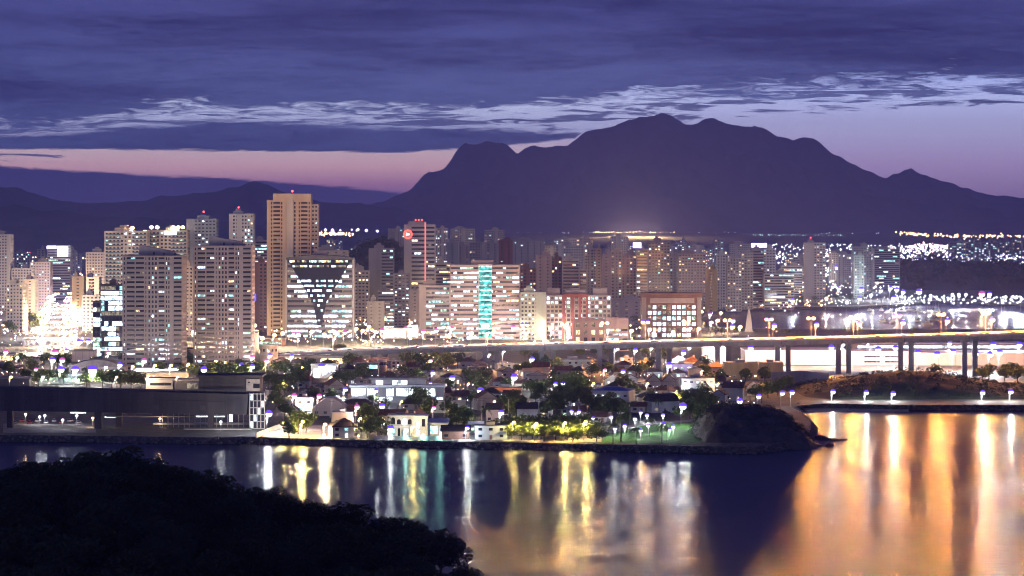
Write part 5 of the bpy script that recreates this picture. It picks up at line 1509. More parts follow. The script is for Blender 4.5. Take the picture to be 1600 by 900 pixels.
for i, (a, b, y0, y1) in enumerate(((20, 60, 560, 570), (60, 108, 556, 566), (-10, 30, 575, 588), (128, 150, 566, 574), (285, 303, 545, 560), (393, 402, 520, 548))):
    hall('low dark roofed shed among the lamps left of the twin towers, %s from the left' % ordw(i), a, b, y0, y1, RNG.choice((W_GREY, W_TAUPE)), 'shed', [], 14, TILE_D, phrase='the low sheds')

# sail monument
Y = GY(519); t = thing('sail_monument', 'slender white sail shaped monument by the inner bay', 'monument', (PX(1170, Y), Y, ZG)); NAMED.append((PX(1170, Y), Y, 'the sail monument'))
Hs = (518 - 478) / F * Y
m = MB()
for z, wv, o in ((0, 3.3, 0), (Hs * .3, 2.7, .1), (Hs * .6, 1.7, .2), (Hs * .85, .8, .1), (Hs, .12, -.2)):
    m.v += [(-wv + o, -.8, z), (wv + o, -.25, z), (wv + o, .25, z), (-wv + o, .5, z)]
for i in range(4):
    for k in range(4): m.f.append((i*4 + k, i*4 + (k+1) % 4, i*4 + 4 + (k+1) % 4, i*4 + 4 + k))
m.f += [(3, 2, 1, 0), (16, 17, 18, 19)]
m.build('sail', W_WHITE, t)
m = MB(); m.box(-4.5, 4.5, -2, 2, -.2, .6); m.build('plinth', CONC, t)

# ---------------- marina on the inner bay: small boats
bm = MB(); bm.v = [(-3.2, -.9, .9), (2.0, -.95, .9), (3.8, 0, 1.15), (2.0, .95, .9), (-3.2, .9, .9), (-3.0, -.6, -.3), (1.6, -.6, -.3), (2.9, 0, -.2), (1.6, .6, -.3), (-3.0, .6, -.3)]
bm.f = [(0, 1, 2, 3, 4), (9, 8, 7, 6, 5), (0, 5, 6, 1), (1, 6, 7, 2), (2, 7, 8, 3), (3, 8, 9, 4), (4, 9, 5, 0)]
BH = bm.mesh('hull', W_WHITE); m = MB(); m.box(-1.4, .9, -.6, .6, .92, 1.9); BC = m.mesh('cabin', W_WHITE); m = MB(); m.box(-.9, .92, -.62, .62, 1.3, 1.7); BW = m.mesh('cabin_window', GLASS); m = MB(); m.tube([(-.3, 0, 1.9), (-.3, 0, 10)], .09, 5); BMm = m.mesh('mast', STEEL)
for i in range(22):
    px_ = RNG.uniform(1335, 1490); py_ = RNG.uniform(484, 492) if i % 3 else RNG.uniform(500, 508)
    Y = GY(py_, 0); t = thing('boat', None, 'boat', (PX(px_, Y), Y, 0.1), RNG.uniform(0, 6.28), 'boats moored in the inner bay'); t.scale = (1.5, 1.5, 1.5)
    link('hull', BH, t); link('cabin', BC, t); link('cabin_window', BW, t); link('mast', BMm, t)
    pend(t, 'small white boat with a mast moored in the inner bay', px_)
# ================================================================== TREES in the neighbourhood
def tr(kind, px, ybase, h, wide=1.0):
    Y = GY(ybase); x = PX(px, Y)
    adj = {'palm': 'palm tree', 'flat': 'flat topped tree', 'mid': 'leafy tree'}[kind]
    plant(kind, x, Y, ZG, h, None, 'palms of the neighbourhood' if kind == 'palm' else 'trees of the neighbourhood', adj + ' beside ' + near_phrase(x, Y).replace('  ', ' '), wide=wide)
for a in [(452, 684, 8), (466, 678, 10), (478, 676, 9), (445, 655, 9), (430, 640, 9), (437, 622, 10), (420, 608, 10), (450, 612, 10), (470, 606, 11), (490, 630, 8), (575, 668, 10), (570, 655, 8), (600, 645, 7),
          (655, 640, 10), (668, 652, 9), (712, 668, 11), (725, 672, 10), (705, 676, 8), (540, 603, 9), (525, 600, 8), (560, 596, 9), (445, 590, 10), (465, 590, 9), (480, 582, 9), (430, 585, 8), (410, 585, 8),
          (545, 575, 10), (530, 560, 10), (555, 570, 10), (640, 580, 12), (660, 584, 13), (680, 582, 12), (698, 580, 11), (715, 575, 10), (650, 565, 12), (690, 565, 12), (735, 600, 9), (745, 606, 9), (757, 600, 9),
          (800, 640, 10), (812, 645, 9), (790, 648, 10), (830, 620, 9), (845, 628, 10), (870, 612, 10), (885, 616, 11), (900, 608, 10), (880, 630, 11), (895, 640, 11), (910, 630, 12), (920, 645, 11), (935, 650, 10), (870, 650, 10), (855, 655, 9),
          (905, 618, 12), (985, 622, 10), (970, 655, 9), (945, 655, 10), (955, 650, 11), (1000, 590, 10), (950, 590, 9), (925, 592, 10), (850, 577, 9), (838, 574, 10), (870, 580, 9), (1070, 636, 9), (1085, 645, 10), (1078, 655, 10), (1092, 662, 9),
          (1100, 640, 11), (1065, 660, 8), (1105, 650, 10), (1150, 590, 8), (1165, 600, 9), (1195, 600, 10), (1180, 625, 8), (1200, 622, 9), (1215, 618, 9), (1230, 612, 9), (1110, 606, 8), (1095, 622, 8), (1125, 598, 8)]:
    tr('mid', *a)
for a in [(800, 684, 7, 1.2), (815, 688, 7.5, 1.2), (832, 686, 8, 1.3), (850, 690, 7, 1.2), (868, 688, 8, 1.3), (886, 688, 7.5, 1.2), (902, 686, 8, 1.2), (918, 684, 7.5, 1.2), (842, 678, 8, 1.2), (876, 676, 8, 1.2), (910, 674, 8, 1.2), (895, 690, 6, 1.2),
          (820, 676, 8, 1.1), (785, 684, 8, 1.1), (590, 684, 9, .9), (574, 684, 9, .9), (932, 690, 6, 1.1)]:
    tr('flat', *a)
for a in [(436, 638, 12), (958, 694, 8.5), (970, 690, 11), (994, 694, 7), (1034, 694, 8.5), (1015, 682, 8), (980, 676, 9), (735, 646, 9), (852, 655, 8), (1030, 650, 8), (1148, 622, 9), (1190, 630, 8), (1172, 632, 7), (1160, 626, 8), (985, 655, 8), (20, 531, 11), (1042, 690, 6), (760, 668, 9)]:
    tr('palm', *a)
# left, below the twin towers, and street trees along the viaduct and the seafront
for a in [(160, 606, 10), (175, 608, 11), (188, 609, 11), (205, 608, 10), (220, 606, 9), (135, 606, 9), (60, 604, 9), (75, 602, 9), (40, 600, 9), (100, 600, 9), (300, 590, 8), (345, 592, 10), (362, 594, 11), (380, 596, 10), (335, 590, 9), (330, 588, 8), (90, 575, 9), (50, 580, 9), (30, 572, 8), (70, 570, 8),
          (290, 570, 10), (298, 575, 9), (395, 590, 10), (15, 520, 10), (52, 510, 12), (58, 516, 12), (45, 505, 12)]:
    tr('mid', *a)
FT, FC, FR = MB(), MB(), random.Random(17)
def far_tree(px, ybase, h):
    Y = GY(ybase); x = PX(px, Y); h *= .9
    if ybase > 530: tr('mid', px, ybase, h); return
    FT.tube([(x, Y, ZG - .3), (x, Y, ZG + h * .55)], [h * .03, h * .018], 5)
    for _ in range(5):
        r_ = h * FR.uniform(.2, .32)
        leafquads(FC, (x + FR.uniform(-.3, .3) * h, Y + FR.uniform(-.3, .3) * h, ZG + h * FR.uniform(.5, .82)), r_, 42, h * .06, FR, r_ * .75, .3)
for a in [(555, 500, 14), (565, 506, 15), (572, 497, 15), (583, 508, 12), (612, 500, 13), (625, 496, 12), (636, 500, 12), (648, 495, 13), (658, 505, 11), (600, 508, 12), (640, 480, 14), (618, 482, 14), (590, 482, 12),
          (960, 500, 14), (972, 506, 14), (985, 498, 15), (965, 490, 15), (978, 484, 16), (992, 510, 12), (955, 480, 15), (968, 470, 16), (985, 465, 17), (1000, 462, 16), (1030, 458, 16), (1050, 460, 16),
          (1095, 480, 15), (1105, 478, 15), (1115, 480, 15), (1124, 478, 14), (1132, 480, 14), (1098, 470, 15), (1110, 468, 15), (1125, 466, 15), (1140, 475, 13), (1150, 478, 12), (1160, 474, 13), (1175, 476, 12), (1190, 474, 12), (1205, 476, 12), (1220, 475, 12), (1235, 476, 12), (1250, 475, 11), (1270, 476, 12), (1290, 474, 12), (1310, 475, 12), (1330, 474, 12),
          (1080, 462, 15), (1065, 466, 15), (1150, 462, 13), (1170, 460, 13), (1200, 458, 13), (1230, 456, 13), (1260, 455, 13), (1290, 452, 13), (1320, 455, 13),
          (1105, 520, 10), (1118, 524, 10), (1130, 526, 9), (1148, 522, 9), (1155, 525, 9), (1210, 524, 9), (1230, 526, 9), (1245, 522, 9), (1325, 524, 9), (1345, 526, 9), (1430, 524, 8), (1560, 524, 8),
          (820, 560, 9), (770, 560, 9), (905, 560, 9), (930, 556, 9), (950, 558, 9), (990, 556, 9), (1010, 560, 9), (1030, 558, 9), (1040, 565, 9), (1460, 590, 9), (1545, 592, 10), (1570, 596, 11), (1590, 598, 11), (1535, 596, 9), (1580, 590, 10)]:
    far_tree(*a)

stuff(FT.build('seafront_tree_trunks', BARK), 'trunks of the street trees behind the viaduct and along the inner bay', 'trees')
stuff(FC.build('seafront_tree_foliage', LEAF), 'foliage of the street trees behind the viaduct and along the inner bay', 'trees')
rt = random.Random(31)
for _ in range(45):
    a_ = rt.uniform(425, 1110); b_ = rt.uniform(575, 655)
    if 1000 < a_ and b_ > 640: continue
    tr('mid', a_, b_, rt.uniform(5.5, 10))
for _ in range(15):
    tr('mid', rt.uniform(0, 400), rt.uniform(565, 606), rt.uniform(6, 10))
# ================================================================== LAMPS
LD = {}
COLS = {'s': ((1.0, 0.70, 0.42), B_WARM, 'orange'), 'w': ((0.86, 0.90, 1.0), B_WHITE, 'white'), 'o': ((1.0, 0.37, 0.085), B_AMBER, 'amber'), 'c': ((0.40, 1.0, 0.92), emis('lamp_cyan', (.4, 1, .92), 6.0), 'cyan'), 'p': ((1.0, 0.70, 0.60), B_PINK, 'pinkish'), 'y': ((1.0, 0.70, 0.25), B_YELL, 'yellow')}
MC = {}
def mcache(key, fn, m_):
    if key not in MC: MC[key] = fn().mesh(key[0], m_)
    return MC[key]
def lamp(x, y, z0, h, c='s', power=0.0, rad=0.8, violet=True, stem=None, group='street lamps', arms=1, name='street_lamp', face=0.0):
    rad = round(rad * 1.4, 2)
    col, bm_, cn = COLS[c]
    t = thing(name, None, 'lamp', (x, y, z0), face, group)
    hk = round(h * 2) / 2
    link('pole', mcache(('pole', hk), lambda: MB().tube([(0, 0, -.2), (0, 0, hk)], [.16, .09], 6), STEEL), t)
    xs_ = (0,) if arms == 0 else ((.9,) if arms == 1 else (-1.6, 1.6))
    for a in xs_:
        if arms: link('arm', mcache(('arm', hk, a), lambda: MB().tube([(0, 0, hk - .3), (a * .5, 0, hk), (a, 0, hk + .05)], .06, 5), STEEL), t)
        zz = hk + rad * .35
        b = link('bulb', mcache(('bulb', rad, c), lambda: MB().ball((0, 0, 0), rad, rad, rad * .8, 10, 6), bm_), t, (a, 0, zz))
        if violet:  # added glowing cap over the bulb, stands for the lens fringe
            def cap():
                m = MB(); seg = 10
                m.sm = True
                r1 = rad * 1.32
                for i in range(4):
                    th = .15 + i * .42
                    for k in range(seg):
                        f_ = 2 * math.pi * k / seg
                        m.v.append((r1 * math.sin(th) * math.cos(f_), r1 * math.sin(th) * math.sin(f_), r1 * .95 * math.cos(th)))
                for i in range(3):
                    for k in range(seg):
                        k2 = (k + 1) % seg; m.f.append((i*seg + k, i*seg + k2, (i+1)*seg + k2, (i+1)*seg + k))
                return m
            link('fringe_cap', mcache(('fringe_cap', rad, c in 'sp'), cap, FRINGE_M if c in 'sp' else FRINGE_V), t, (a, 0, zz + rad * .12))
    if power:
        k = (c, power)
        if k not in LD:
            l = bpy.data.lights.new('lamp_light', 'POINT'); l.energy = power; l.color = col; l.shadow_soft_size = 0.35; LD[k] = l
        o = link('lamp_light', LD[k], t, (xs_[0], -.1, hk - rad * .75 - .4))
    if stem: pend(t, (stem if '%s' not in stem else stem % cn), x / y)
    return t
def lampi(px, py, h, c='s', power=0.0, rad=0.8, violet=True, arms=1, stem=None, group='street lamps'):
    """a lamp whose head stands h above the ground"""
    Y = (CAMZ - ZG - h) * F / (py - HZ)
    ymin = 1496.0 if px > 1255 else 4.0 + float(np.interp(px, [0, 440, 520, 600, 800, 1100], [1266, 1248, 1241, 1231, 1223, 1204]))
    if Y < ymin:
        Y = ymin; h = CAMZ - ZG - (py - HZ) * Y / F
    x = PX(px, Y)
    return lamp(x, Y, ZG, h, c, power * PW, rad, violet, stem or ('%s street lamp near ' + near_phrase(x, Y)), group, arms)
PW = 3.5
# bridge lamps: two rows
x = bx[0] + 15; i = 0
while x < PX(1660, 1700):
    y, z = deck_at(x); t_ = (x - bx[0]) / (PX(1600, 1720) - bx[0])
    c1 = 's' if i % 3 else 'p'
    lamp(x, y, z + 1.0, 12, 'o' if t_ > .25 else 's', 330000 if t_ > .6 else (150000 if t_ > .25 else 40000), .8, i % 3 == 0, '%s twin headed lamp on the median of the viaduct', 'viaduct lamps', 2)
    lamp(x + 1.5, y - 10.4, z + .95, 8, 'o' if t_ > .6 else 'p', 50000 if t_ > .6 else 26000, 1.0 if x > PX(1100, 1800) else .6, x > PX(1100, 1800), '%s lamp on the near edge of the viaduct', 'viaduct lamps', 1)
    x += 26; i += 1
# floodlights on the shopping-hall forecourt beneath the viaduct
for px_, py_, r_ in ((1171, 546, 1.5), (1214, 547, 1.4), (1297, 545, 1.5), (1314, 540, 1.6), (1355, 535, 1.4), (1370, 548, 1.6), (1397, 546, 1.5), (1432, 553, 1.5), (1462, 556, 1.5), (1487, 552, 1.5), (1522, 555, 1.6), (1545, 556, 1.6), (1550, 541, 1.6), (1560, 553, 1.5), (1591, 541, 1.6), (1122, 543, 1.5), (1482, 538, 1.2)):
    lampi(px_, py_, 12, 'w', 14000, r_ * .8, True, 1, 'tall white floodlight over the shopping hall forecourt', 'forecourt floodlights')
# shore-road lamps along the scrub hill
for px_, py_ in ((1299, 614), (1351, 616), (1393, 617), (1533, 615), (1577, 614), (1640, 614)):
    lampi(px_, py_, 8, 'w', 5500, .85, True, 1, 'white lamp on the shore road below the scrub hill', 'shore road lamps')
for px_, py_ in ((1153, 628), (1183, 621), (1220, 616), (1235, 615)):
    lampi(px_, py_, 7, 'w', 300, .8, True, 1)
for px_, py_, c in ((62, 652, 'w'), (70, 650, 'w'), (98, 657, 'w'), (120, 650, 'w'), (145, 654, 's'), (40, 648, 's'), (345, 660, 'w'), (250, 655, 's')):
    lampi(px_, py_, 4, c, 450, .45, False, 0, '%s low lamp under the raised concrete building', 'parking lamps')
# park globes
for px_, py_ in ((927, 655), (955, 653), (992, 656), (1001, 646), (1011, 650), (1013, 666), (1036, 650), (1037, 664), (1052, 668), (1046, 673), (961, 671), (1001, 674), (976, 667), (905, 645), (914, 643), (893, 644)):
    lampi(px_, py_, 3.5, 'w', 900, .55, True, 0, 'white globe lamp on a post in the waterfront park', 'park lamps')
lampi(1064, 638, 9, 'w', 5500, 1.1, True, 1, 'bright white floodlight over the park lawn')
lampi(1153, 629, 9, 'w', 3000, .9, True, 1)
for px_, py_, c, p_ in ((610, 681, 'w', 260), (634, 681, 'c', 400), (661, 681, 'c', 450), (688, 681, 'c', 350), (506, 680, 'w', 250), (560, 681, 's', 250)):
    lampi(px_, py_, 3, c, p_, .4, False, 0, '%s garden lamp before a waterfront house', 'garden lamps')
# neighbourhood street lamps  (px, py, colour, power)
for px_, py_, c, p_, r_ in ((457, 621, 'p', 4000, .9), (496, 621, 'p', 3000, .8), (417, 649, 'w', 5000, 1.0), (480, 646, 'p', 3000, .6), (594, 637, 'w', 5000, .9), (555, 638, 'p', 4000, .8), (607, 673, 'w', 600, .9), (585, 612, 'w', 2500, .7), (537, 610, 'w', 3000, .8),
        (674, 584, 'w', 3000, .8), (704, 593, 'w', 5000, 1.0), (748, 613, 'w', 5000, 1.1), (780, 647, 'w', 3500, .8), (727, 671, 'w', 1500, .6), (675, 639, 'p', 2500, .6), (866, 602, 'w', 3500, .8), (877, 601, 'w', 3500, .8), (801, 592, 'w', 6000, 1.2), (829, 563, 'w', 5000, 1.0), (785, 550, 'w', 3000, .7),
        (943, 580, 'p', 3000, .7), (971, 582, 'w', 3000, .8), (991, 549, 'w', 5000, 1.0), (1066, 553, 'w', 5000, 1.1), (1075, 545, 'w', 4000, .9), (1043, 573, 'w', 6000, 1.2), (1016, 545, 'p', 4000, .8), (1068, 600, 'w', 1500, .7), (952, 547, 'w', 3000, .7), (960, 548, 'w', 3000, .6),
        (392, 575, 'w', 4000, 1.0), (392, 560, 'p', 4000, 1.0), (415, 566, 'p', 4000, 1.0), (420, 557, 'w', 4000, .9), (454, 558, 'w', 3000, .8), (500, 575, 'w', 5000, 1.2), (671, 565, 'p', 3500, .7), (655, 552, 'p', 3500, .7), (745, 547, 'p', 4000, .8), (763, 555, 'p', 3500, .6), (643, 668, 'y', 1350, .4),
        (880, 662, 'y', 4050, .5), (835, 663, 'y', 4050, .5), (912, 660, 'y', 3150, .5), (800, 660, 'y', 1800, .4), (470, 660, 'y', 4050, .6), (440, 662, 'y', 3150, .5), (505, 664, 's', 6000, .6), (560, 655, 's', 4000, .5), (625, 628, 's', 3000, .4), (700, 640, 's', 2500, .4), (770, 628, 's', 2500, .4), (730, 600, 's', 3000, .4), (900, 585, 'y', 1800, .5), (925, 600, 'y', 1800, .5), (890, 593, 'y', 1350, .5),
        (1055, 612, 'y', 2500, .4), (1010, 600, 's', 2500, .4), (960, 612, 's', 2000, .4), (1120, 600, 's', 3000, .4), (1145, 600, 's', 3000, .4), (1095, 580, 's', 3000, .4), (670, 600, 'w', 2500, .5), (515, 590, 's', 3000, .4), (470, 575, 'y', 1800, .5), (440, 600, 's', 2500, .4)):
    lampi(px_, py_, 8, c, p_ * (2.6 if c == 'y' and py_ > 650 else 1.5), r_, c in 'wp')
# left district
for px_, py_, c, p_, r_ in ((7, 552, 'p', 6000, 1.1), (84, 553, 'p', 6000, 1.3), (80, 565, 'w', 5000, 1.2), (95, 565, 'p', 5000, 1.1), (93, 580, 'w', 7000, 1.3), (115, 580, 'w', 7000, 1.3), (142, 582, 'w', 14000, 1.8), (54, 579, 'p', 3000, .7), (102, 550, 'w', 4000, 1.0), (168, 553, 'p', 6000, 1.0), (163, 575, 'w', 3000, .8), (185, 572, 'w', 4000, 1.0),
        (223, 566, 'p', 9000, 1.1), (240, 572, 's', 9000, .7), (265, 572, 's', 9000, .7), (205, 574, 's', 9000, .7), (316, 580, 'w', 7000, 1.2), (335, 566, 's', 12000, .8), (350, 568, 'y', 9000, .8), (375, 572, 'w', 6000, .9), (292, 570, 's', 8000, .7), (136, 500, 'w', 6000, 1.1), (136, 535, 'w', 9000, 1.2), (123, 536, 'w', 6000, 1.2), (8, 470, 'w', 5000, 1.2),
        (395, 485, 's', 9000, 1.2), (400, 490, 'p', 12000, 1.6), (396, 510, 's', 12000, 1.4), (404, 500, 's', 12000, 1.4), (399, 520, 's', 12000, 1.4), (408, 530, 's', 9000, 1.2),
        (30, 500, 's', 9000, 1.2), (60, 545, 's', 9000, 1.0), (25, 560, 's', 5000, .8), (275, 590, 's', 4000, .5), (180, 590, 's', 5000, .5), (230, 588, 's', 5000, .5), (120, 595, 'y', 2250, .5), (15, 590, 'y', 2250, .6), (65, 590, 'w', 3000, .6)):
    lampi(px_, py_, 9, c, p_, r_, c in 'wp')
# the blazing avenue: two rows of lamps running away from the water
for k in range(20):
    Y = 2030 + k * 66
    ax = PX(np.interp(Y, [2030, 2400, 3400], [82, 88, 97]), Y)
    for s in (-1, 1):
        lamp(ax + s * RNG.uniform(7, 15), Y + RNG.uniform(-15, 15), ZG, RNG.choice((8, 10, 11)), RNG.choice('sspw'), 80000 * PW if k % 2 == 0 else 0, RNG.choice((.8, 1.0, 1.2)), False, '%s lamp of the blazing avenue that runs away from the water', 'avenue lamps', 2)
    if k % 2:
        for s in (-8, -4, 4, 8):
            if RNG.random() < .8:
                car(ax + s, Y + RNG.uniform(-20, 20), ZG + .03, R(-90 if s < 0 else 90) , '%s car with lights on along the blazing avenue', 'cars on the avenue')
# town lamps between the blocks behind the viaduct
TOWN = [(427, 525, 's'), (440, 522, 's'), (465, 525, 'p'), (485, 520, 's'), (505, 524, 's'), (525, 522, 's'), (537, 521, 'p'), (555, 515, 's'), (565, 518, 's'), (575, 512, 's'), (585, 520, 's'), (595, 518, 'p'), (660, 520, 'p'), (680, 518, 'p'), (704, 515, 'p'), (640, 505, 's'), (625, 490, 'y'), (650, 492, 'y'), (615, 488, 'y'),
        (735, 522, 's'), (770, 520, 's'), (800, 513, 'p'), (822, 512, 'p'), (860, 513, 's'), (882, 512, 'p'), (925, 510, 'p'), (945, 508, 'p'), (960, 520, 's'), (985, 518, 's'), (1009, 506, 'p'), (1020, 522, 's'), (1050, 520, 's'), (1077, 505, 'p'), (1090, 515, 's'), (1110, 505, 's'), (1108, 493, 'p'), (1120, 502, 's'), (1144, 503, 'p'), (1155, 512, 's'),
        (955, 459, 'p'), (972, 460, 'w'), (985, 461, 'w'), (990, 442, 's'), (1005, 440, 's'), (1020, 445, 's'), (1030, 438, 's'), (1040, 446, 'p'), (1049, 440, 's'), (1055, 448, 'p'), (1064, 449, 'p'), (1075, 450, 'p'), (1085, 448, 'p'), (1098, 452, 'w'), (1108, 448, 'w'), (1113, 443, 'w'), (1120, 440, 'p'), (1130, 437, 'p'), (1138, 442, 'p'), (1150, 445, 'w'), (1157, 444, 'w'), (1165, 442, 'p'), (1175, 440, 'w'), (1190, 442, 'w'), (1200, 440, 's'), (1215, 438, 's'), (1237, 440, 'p'), (1252, 442, 'p'), (1266, 431, 'p'), (1279, 432, 'w'), (1290, 430, 's'),
        (960, 490, 'y'), (975, 478, 'y'), (990, 470, 'y'), (965, 505, 'y'), (1000, 455, 'y'), (1100, 460, 'y'), (1130, 462, 'y'), (1095, 488, 'y'), (1125, 490, 'y'), (1140, 458, 's'), (845, 520, 's'), (700, 527, 's'), (550, 480, 's'), (600, 500, 's'), (578, 478, 's'), (690, 455, 's'), (840, 455, 's'), (860, 452, 's'), (880, 450, 's'), (900, 455, 's'), (920, 450, 's'), (940, 452, 's'), (300, 520, 's'), (288, 515, 's')]
for px_, py_, c in TOWN:
    lampi(px_, py_, 10, c, (1.7 if py_ < 465 else 1.0) * (14000 if c in 'sy' else 9000), 1.15 if py_ > 480 else 1.5, c in 'wp', 1, None, 'town street lamps')
# seafront and marina lights across the inner bay
for px_, py_, c, r_ in ((1237, 471, 'w', 1.6), (1290, 467, 'p', 1.4), (1322, 474, 'w', 1.4), (1345, 454, 'w', 2.2), (1342, 468, 'w', 1.6), (1375, 455, 'w', 1.6), (1390, 452, 'w', 2.0), (1400, 454, 'w', 2.0), (1410, 458, 'w', 1.8), (1395, 467, 'w', 1.6), (1435, 458, 'w', 2.4), (1453, 463, 'w', 1.3), (1487, 461, 'w', 1.3), (1497, 461, 'w', 1.3), (1508, 461, 'w', 1.3), (1533, 462, 's', 2.6), (1545, 461, 'w', 1.8), (1570, 465, 'w', 1.4), (1586, 466, 'w', 1.4), (1300, 449, 'w', 1.6), (1310, 452, 'w', 1.6), (1370, 443, 'w', 1.5), (1360, 462, 'w', 1.4), (1420, 470, 'w', 1.2), (1565, 470, 'w', 1.2), (1595, 468, 'w', 1.4)):
    lampi(px_, py_, 12, c, 20000, r_ * .9, r_ > 1.5, 1, '%s lamp along the far shore of the inner bay', 'inner bay lamps')
# stadium-bright cluster
for px_, py_ in ((1305, 413), (1312, 408), (1320, 410), (1326, 414), (1332, 411), (1318, 418), (1330, 420), (1308, 420), (1435, 408)):
    lampi(px_, py_, 22, 'w', 6000, 3.0, True, 1, 'blazing white floodlight of the far sports ground', 'sports ground floodlights')
# rooftop lamps of the tall pale tower
for px_, Y_, yr in ((206, 2421, 361), (226, 2421, 367), (236, 2441, 360), (245, 2441, 360), (270, 2441, 360), (278, 2441, 360), (285, 2441, 360), (349, 1835, 386)):
    lamp(PX(px_, Y_), Y_ + 3, PZ(yr, Y_) + .6, 1.5, 's', 2500 * PW, 1.3, False, 'orange rooftop lamp on ' + near_phrase(PX(px_, Y_), Y_), 'rooftop lamps', 0, 'rooftop_lamp')
# ================================================================== far light carpets (too far to count)
def carpet(name, label, n, xr, yr, Yr, m_, size, seed, z=8, line=None):
    rng = random.Random(seed); m = MB()
    for _ in range(n):
        px_ = rng.uniform(*xr)
        if line:
            py_ = np.interp(px_, [p[0] for p in line], [p[1] for p in line]) + rng.gauss(0, yr)
            Y = Yr[0]; Zc = PZ(py_, Y)
        else:
            py_ = rng.uniform(*yr); Y = (CAMZ - z) * F / (py_ - HZ); Zc = z
        s = size * rng.uniform(.6, 1.4) * Y / 4000
        x = PX(px_, Y)
        k = len(m.v)
        m.v += [(x - s, Y, Zc), (x, Y - s, Zc), (x + s, Y, Zc), (x, Y + s, Zc), (x, Y, Zc - s), (x, Y, Zc + s)]
        m.f += [(k, k+1, k+5), (k+1, k+2, k+5), (k+2, k+3, k+5), (k+3, k, k+5), (k+1, k, k+4), (k+2, k+1, k+4), (k+3, k+2, k+4), (k, k+3, k+4)]
    return stuff(m.build(name, m_), label, 'city lights')
F_O = emis('far_orange', (1, .58, .3), 7.0); F_W = emis('far_white', (.8, .88, 1), 7.0); F_V = emis('far_violet', (.6, .5, 1), 6.0); F_P = emis('far_pink', (1, .6, .55), 7.0); F_C = emis('far_cyan', (.5, .95, .9), 4.0); F_R = emis('far_red', (1, .1, .08), 6.0)
carpet('far_lights', 'scattered cool lights of the far city plain', 260, (480, 1600), (372, 405), None, F_W, .7, 1)
carpet('far_lights', 'scattered orange lights of the far city plain', 240, (480, 1600), (371, 410), None, F_O, .7, 2)
carpet('far_lights', 'scattered pink lights of the far city plain', 70, (0, 1600), (374, 410), None, F_P, .8, 3)
carpet('far_lights', 'scattered cyan lights of the far city plain', 100, (480, 1300), (374, 420), None, F_C, .7, 4)
carpet('far_lights', 'red tail and beacon lights of the far city plain', 45, (0, 1600), (372, 420), None, F_R, .7, 5)
carpet('far_lights', 'chain of orange lights on the far shore at the right', 150, (1400, 1640), 1.3, (9500,), F_O, 1.15, 6, line=[(1400, 364), (1440, 366), (1500, 369), (1560, 369), (1640, 371)])
carpet('far_lights', 'second shorter chain of pink orange lights nearer the right shore', 60, (1418, 1486), 1.5, (7600,), F_P, 1.2, 7, line=[(1418, 386), (1445, 382), (1486, 386)])
carpet('far_lights', 'violet white lights in front of the far apartment row', 90, (1400, 1605), 3.0, (5200,), F_V, 1.2, 8, line=[(1400, 406), (1480, 404), (1605, 404)])
carpet('far_lights', 'band of orange lights right of the tallest tower', 110, (497, 552), 1.5, (7000,), F_O, 1.0, 9, line=[(497, 364), (552, 366)])
carpet('far_lights', 'violet mast lights above the orange band', 9, (496, 590), .6, (7000,), F_V, 2.0, 10, line=[(496, 359), (590, 360)])
carpet('far_lights', 'thin cyan line of pier lights at the mountain foot', 60, (1175, 1316), .3, (12000,), F_C, .45, 11, line=[(1175, 367), (1316, 367.5)])
carpet('far_lights', 'lights of the steelworks at the mountain foot', 45, (930, 1055), .7, (11900,), emis('works', (1, .62, .25), 12.0), .6, 12, line=[(930, 363), (1055, 363)])
carpet('far_lights', 'sparse single lights along the mountain foot', 30, (800, 1400), .6, (11900,), F_W, .45, 13, line=[(800, 363), (1400, 365)])
carpet('far_lights', 'mixed lights among the low roofs of the left district', 60, (0, 180), (540, 600), None, F_O, .8, 14, z=6)
carpet('far_lights', 'small window lights among the neighbourhood houses', 300, (420, 1180), (560, 640), None, F_O, .7, 15, z=5)
carpet('far_lights', 'small cool window lights among the neighbourhood houses', 110, (420, 1180), (560, 645), None, F_W, .7, 16, z=5)
carpet('far_lights', 'small lights under the inner bay trees', 150, (950, 1330), (440, 478), None, F_O, 1.0, 17, z=6)
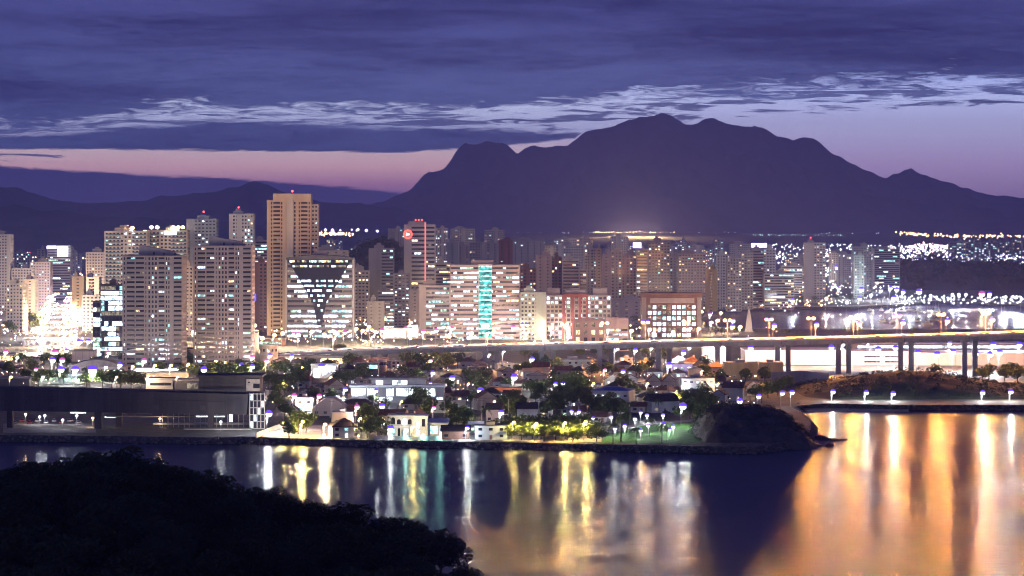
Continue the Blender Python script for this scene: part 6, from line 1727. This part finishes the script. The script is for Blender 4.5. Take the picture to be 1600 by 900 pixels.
carpet('far_lights', 'cool lights of the marina quay', 60, (1290, 1440), (452, 478), None, F_W, .65, 18, z=5)
for k_, (xr_, yr_, n_, m__, nm_) in enumerate((((0, 190), (400, 540), 90, F_O, 'gold street lights between the left towers'), ((0, 190), (400, 540), 60, F_V, 'violet street lights between the left towers'), ((380, 1000), (395, 535), 200, F_O, 'gold street lights between the central towers'),
        ((380, 1000), (395, 535), 120, F_W, 'white street lights between the central towers'), ((380, 1300), (400, 535), 70, F_V, 'violet signs and lamps between the central towers'), ((1000, 1300), (395, 480), 150, F_O, 'gold street lights along the seafront towers'), ((1200, 1400), (380, 450), 130, F_W, 'white lights of the right hand district'),
        ((1390, 1605), (383, 408), 150, F_W, 'white lights before the far apartment row'), ((1390, 1605), (380, 408), 60, F_P, 'pink lights before the far apartment row'), ((1400, 1600), (462, 474), 40, F_W, 'white lights along the far quay'))):
    carpet('far_lights', nm_, n_ * 3, xr_, yr_, None, m__, 1.15, 40 + k_, z=9)
# steelworks glow comes from real floodlights in the haze
for k in range(6):
    l = bpy.data.lights.new('works_floodlight', 'POINT'); l.energy = 4.5e6; l.color = (1, .62, .28); l.shadow_soft_size = 6
    o = link('works_floodlight', l, None, (PX(958 + k * 13, 11800), 11800, 48))
rp = random.Random(55)
for k in range(24):
    px_ = 430 + k * 30 + rp.uniform(-10, 10); yb = rp.choice((606, 625, 640, 655)) + rp.uniform(-4, 4); Y_ = GY(yb)
    t = thing('utility_pole', None, 'utility pole', (PX(px_, Y_), Y_, ZG), rp.uniform(-.4, .4), 'utility poles of the neighbourhood')
    link('pole', mcache(('pole', 'u'), lambda: MB().tube([(0, 0, -.3), (0, 0, 10.5)], [.2, .14], 7), CONC), t)
    link('crossarm', mcache(('crossarm', 'u'), lambda: MB().box(-1.2, 1.2, -.08, .08, 9.6, 9.8), BARK), t)
    pend(t, 'concrete utility pole with a crossarm among the neighbourhood houses', px_)
finish_labels()

for o in COL.objects:
    if o.parent is None and len(str(o.get('label', '')).split()) > 16: print('LONG', o.name, o['label'])
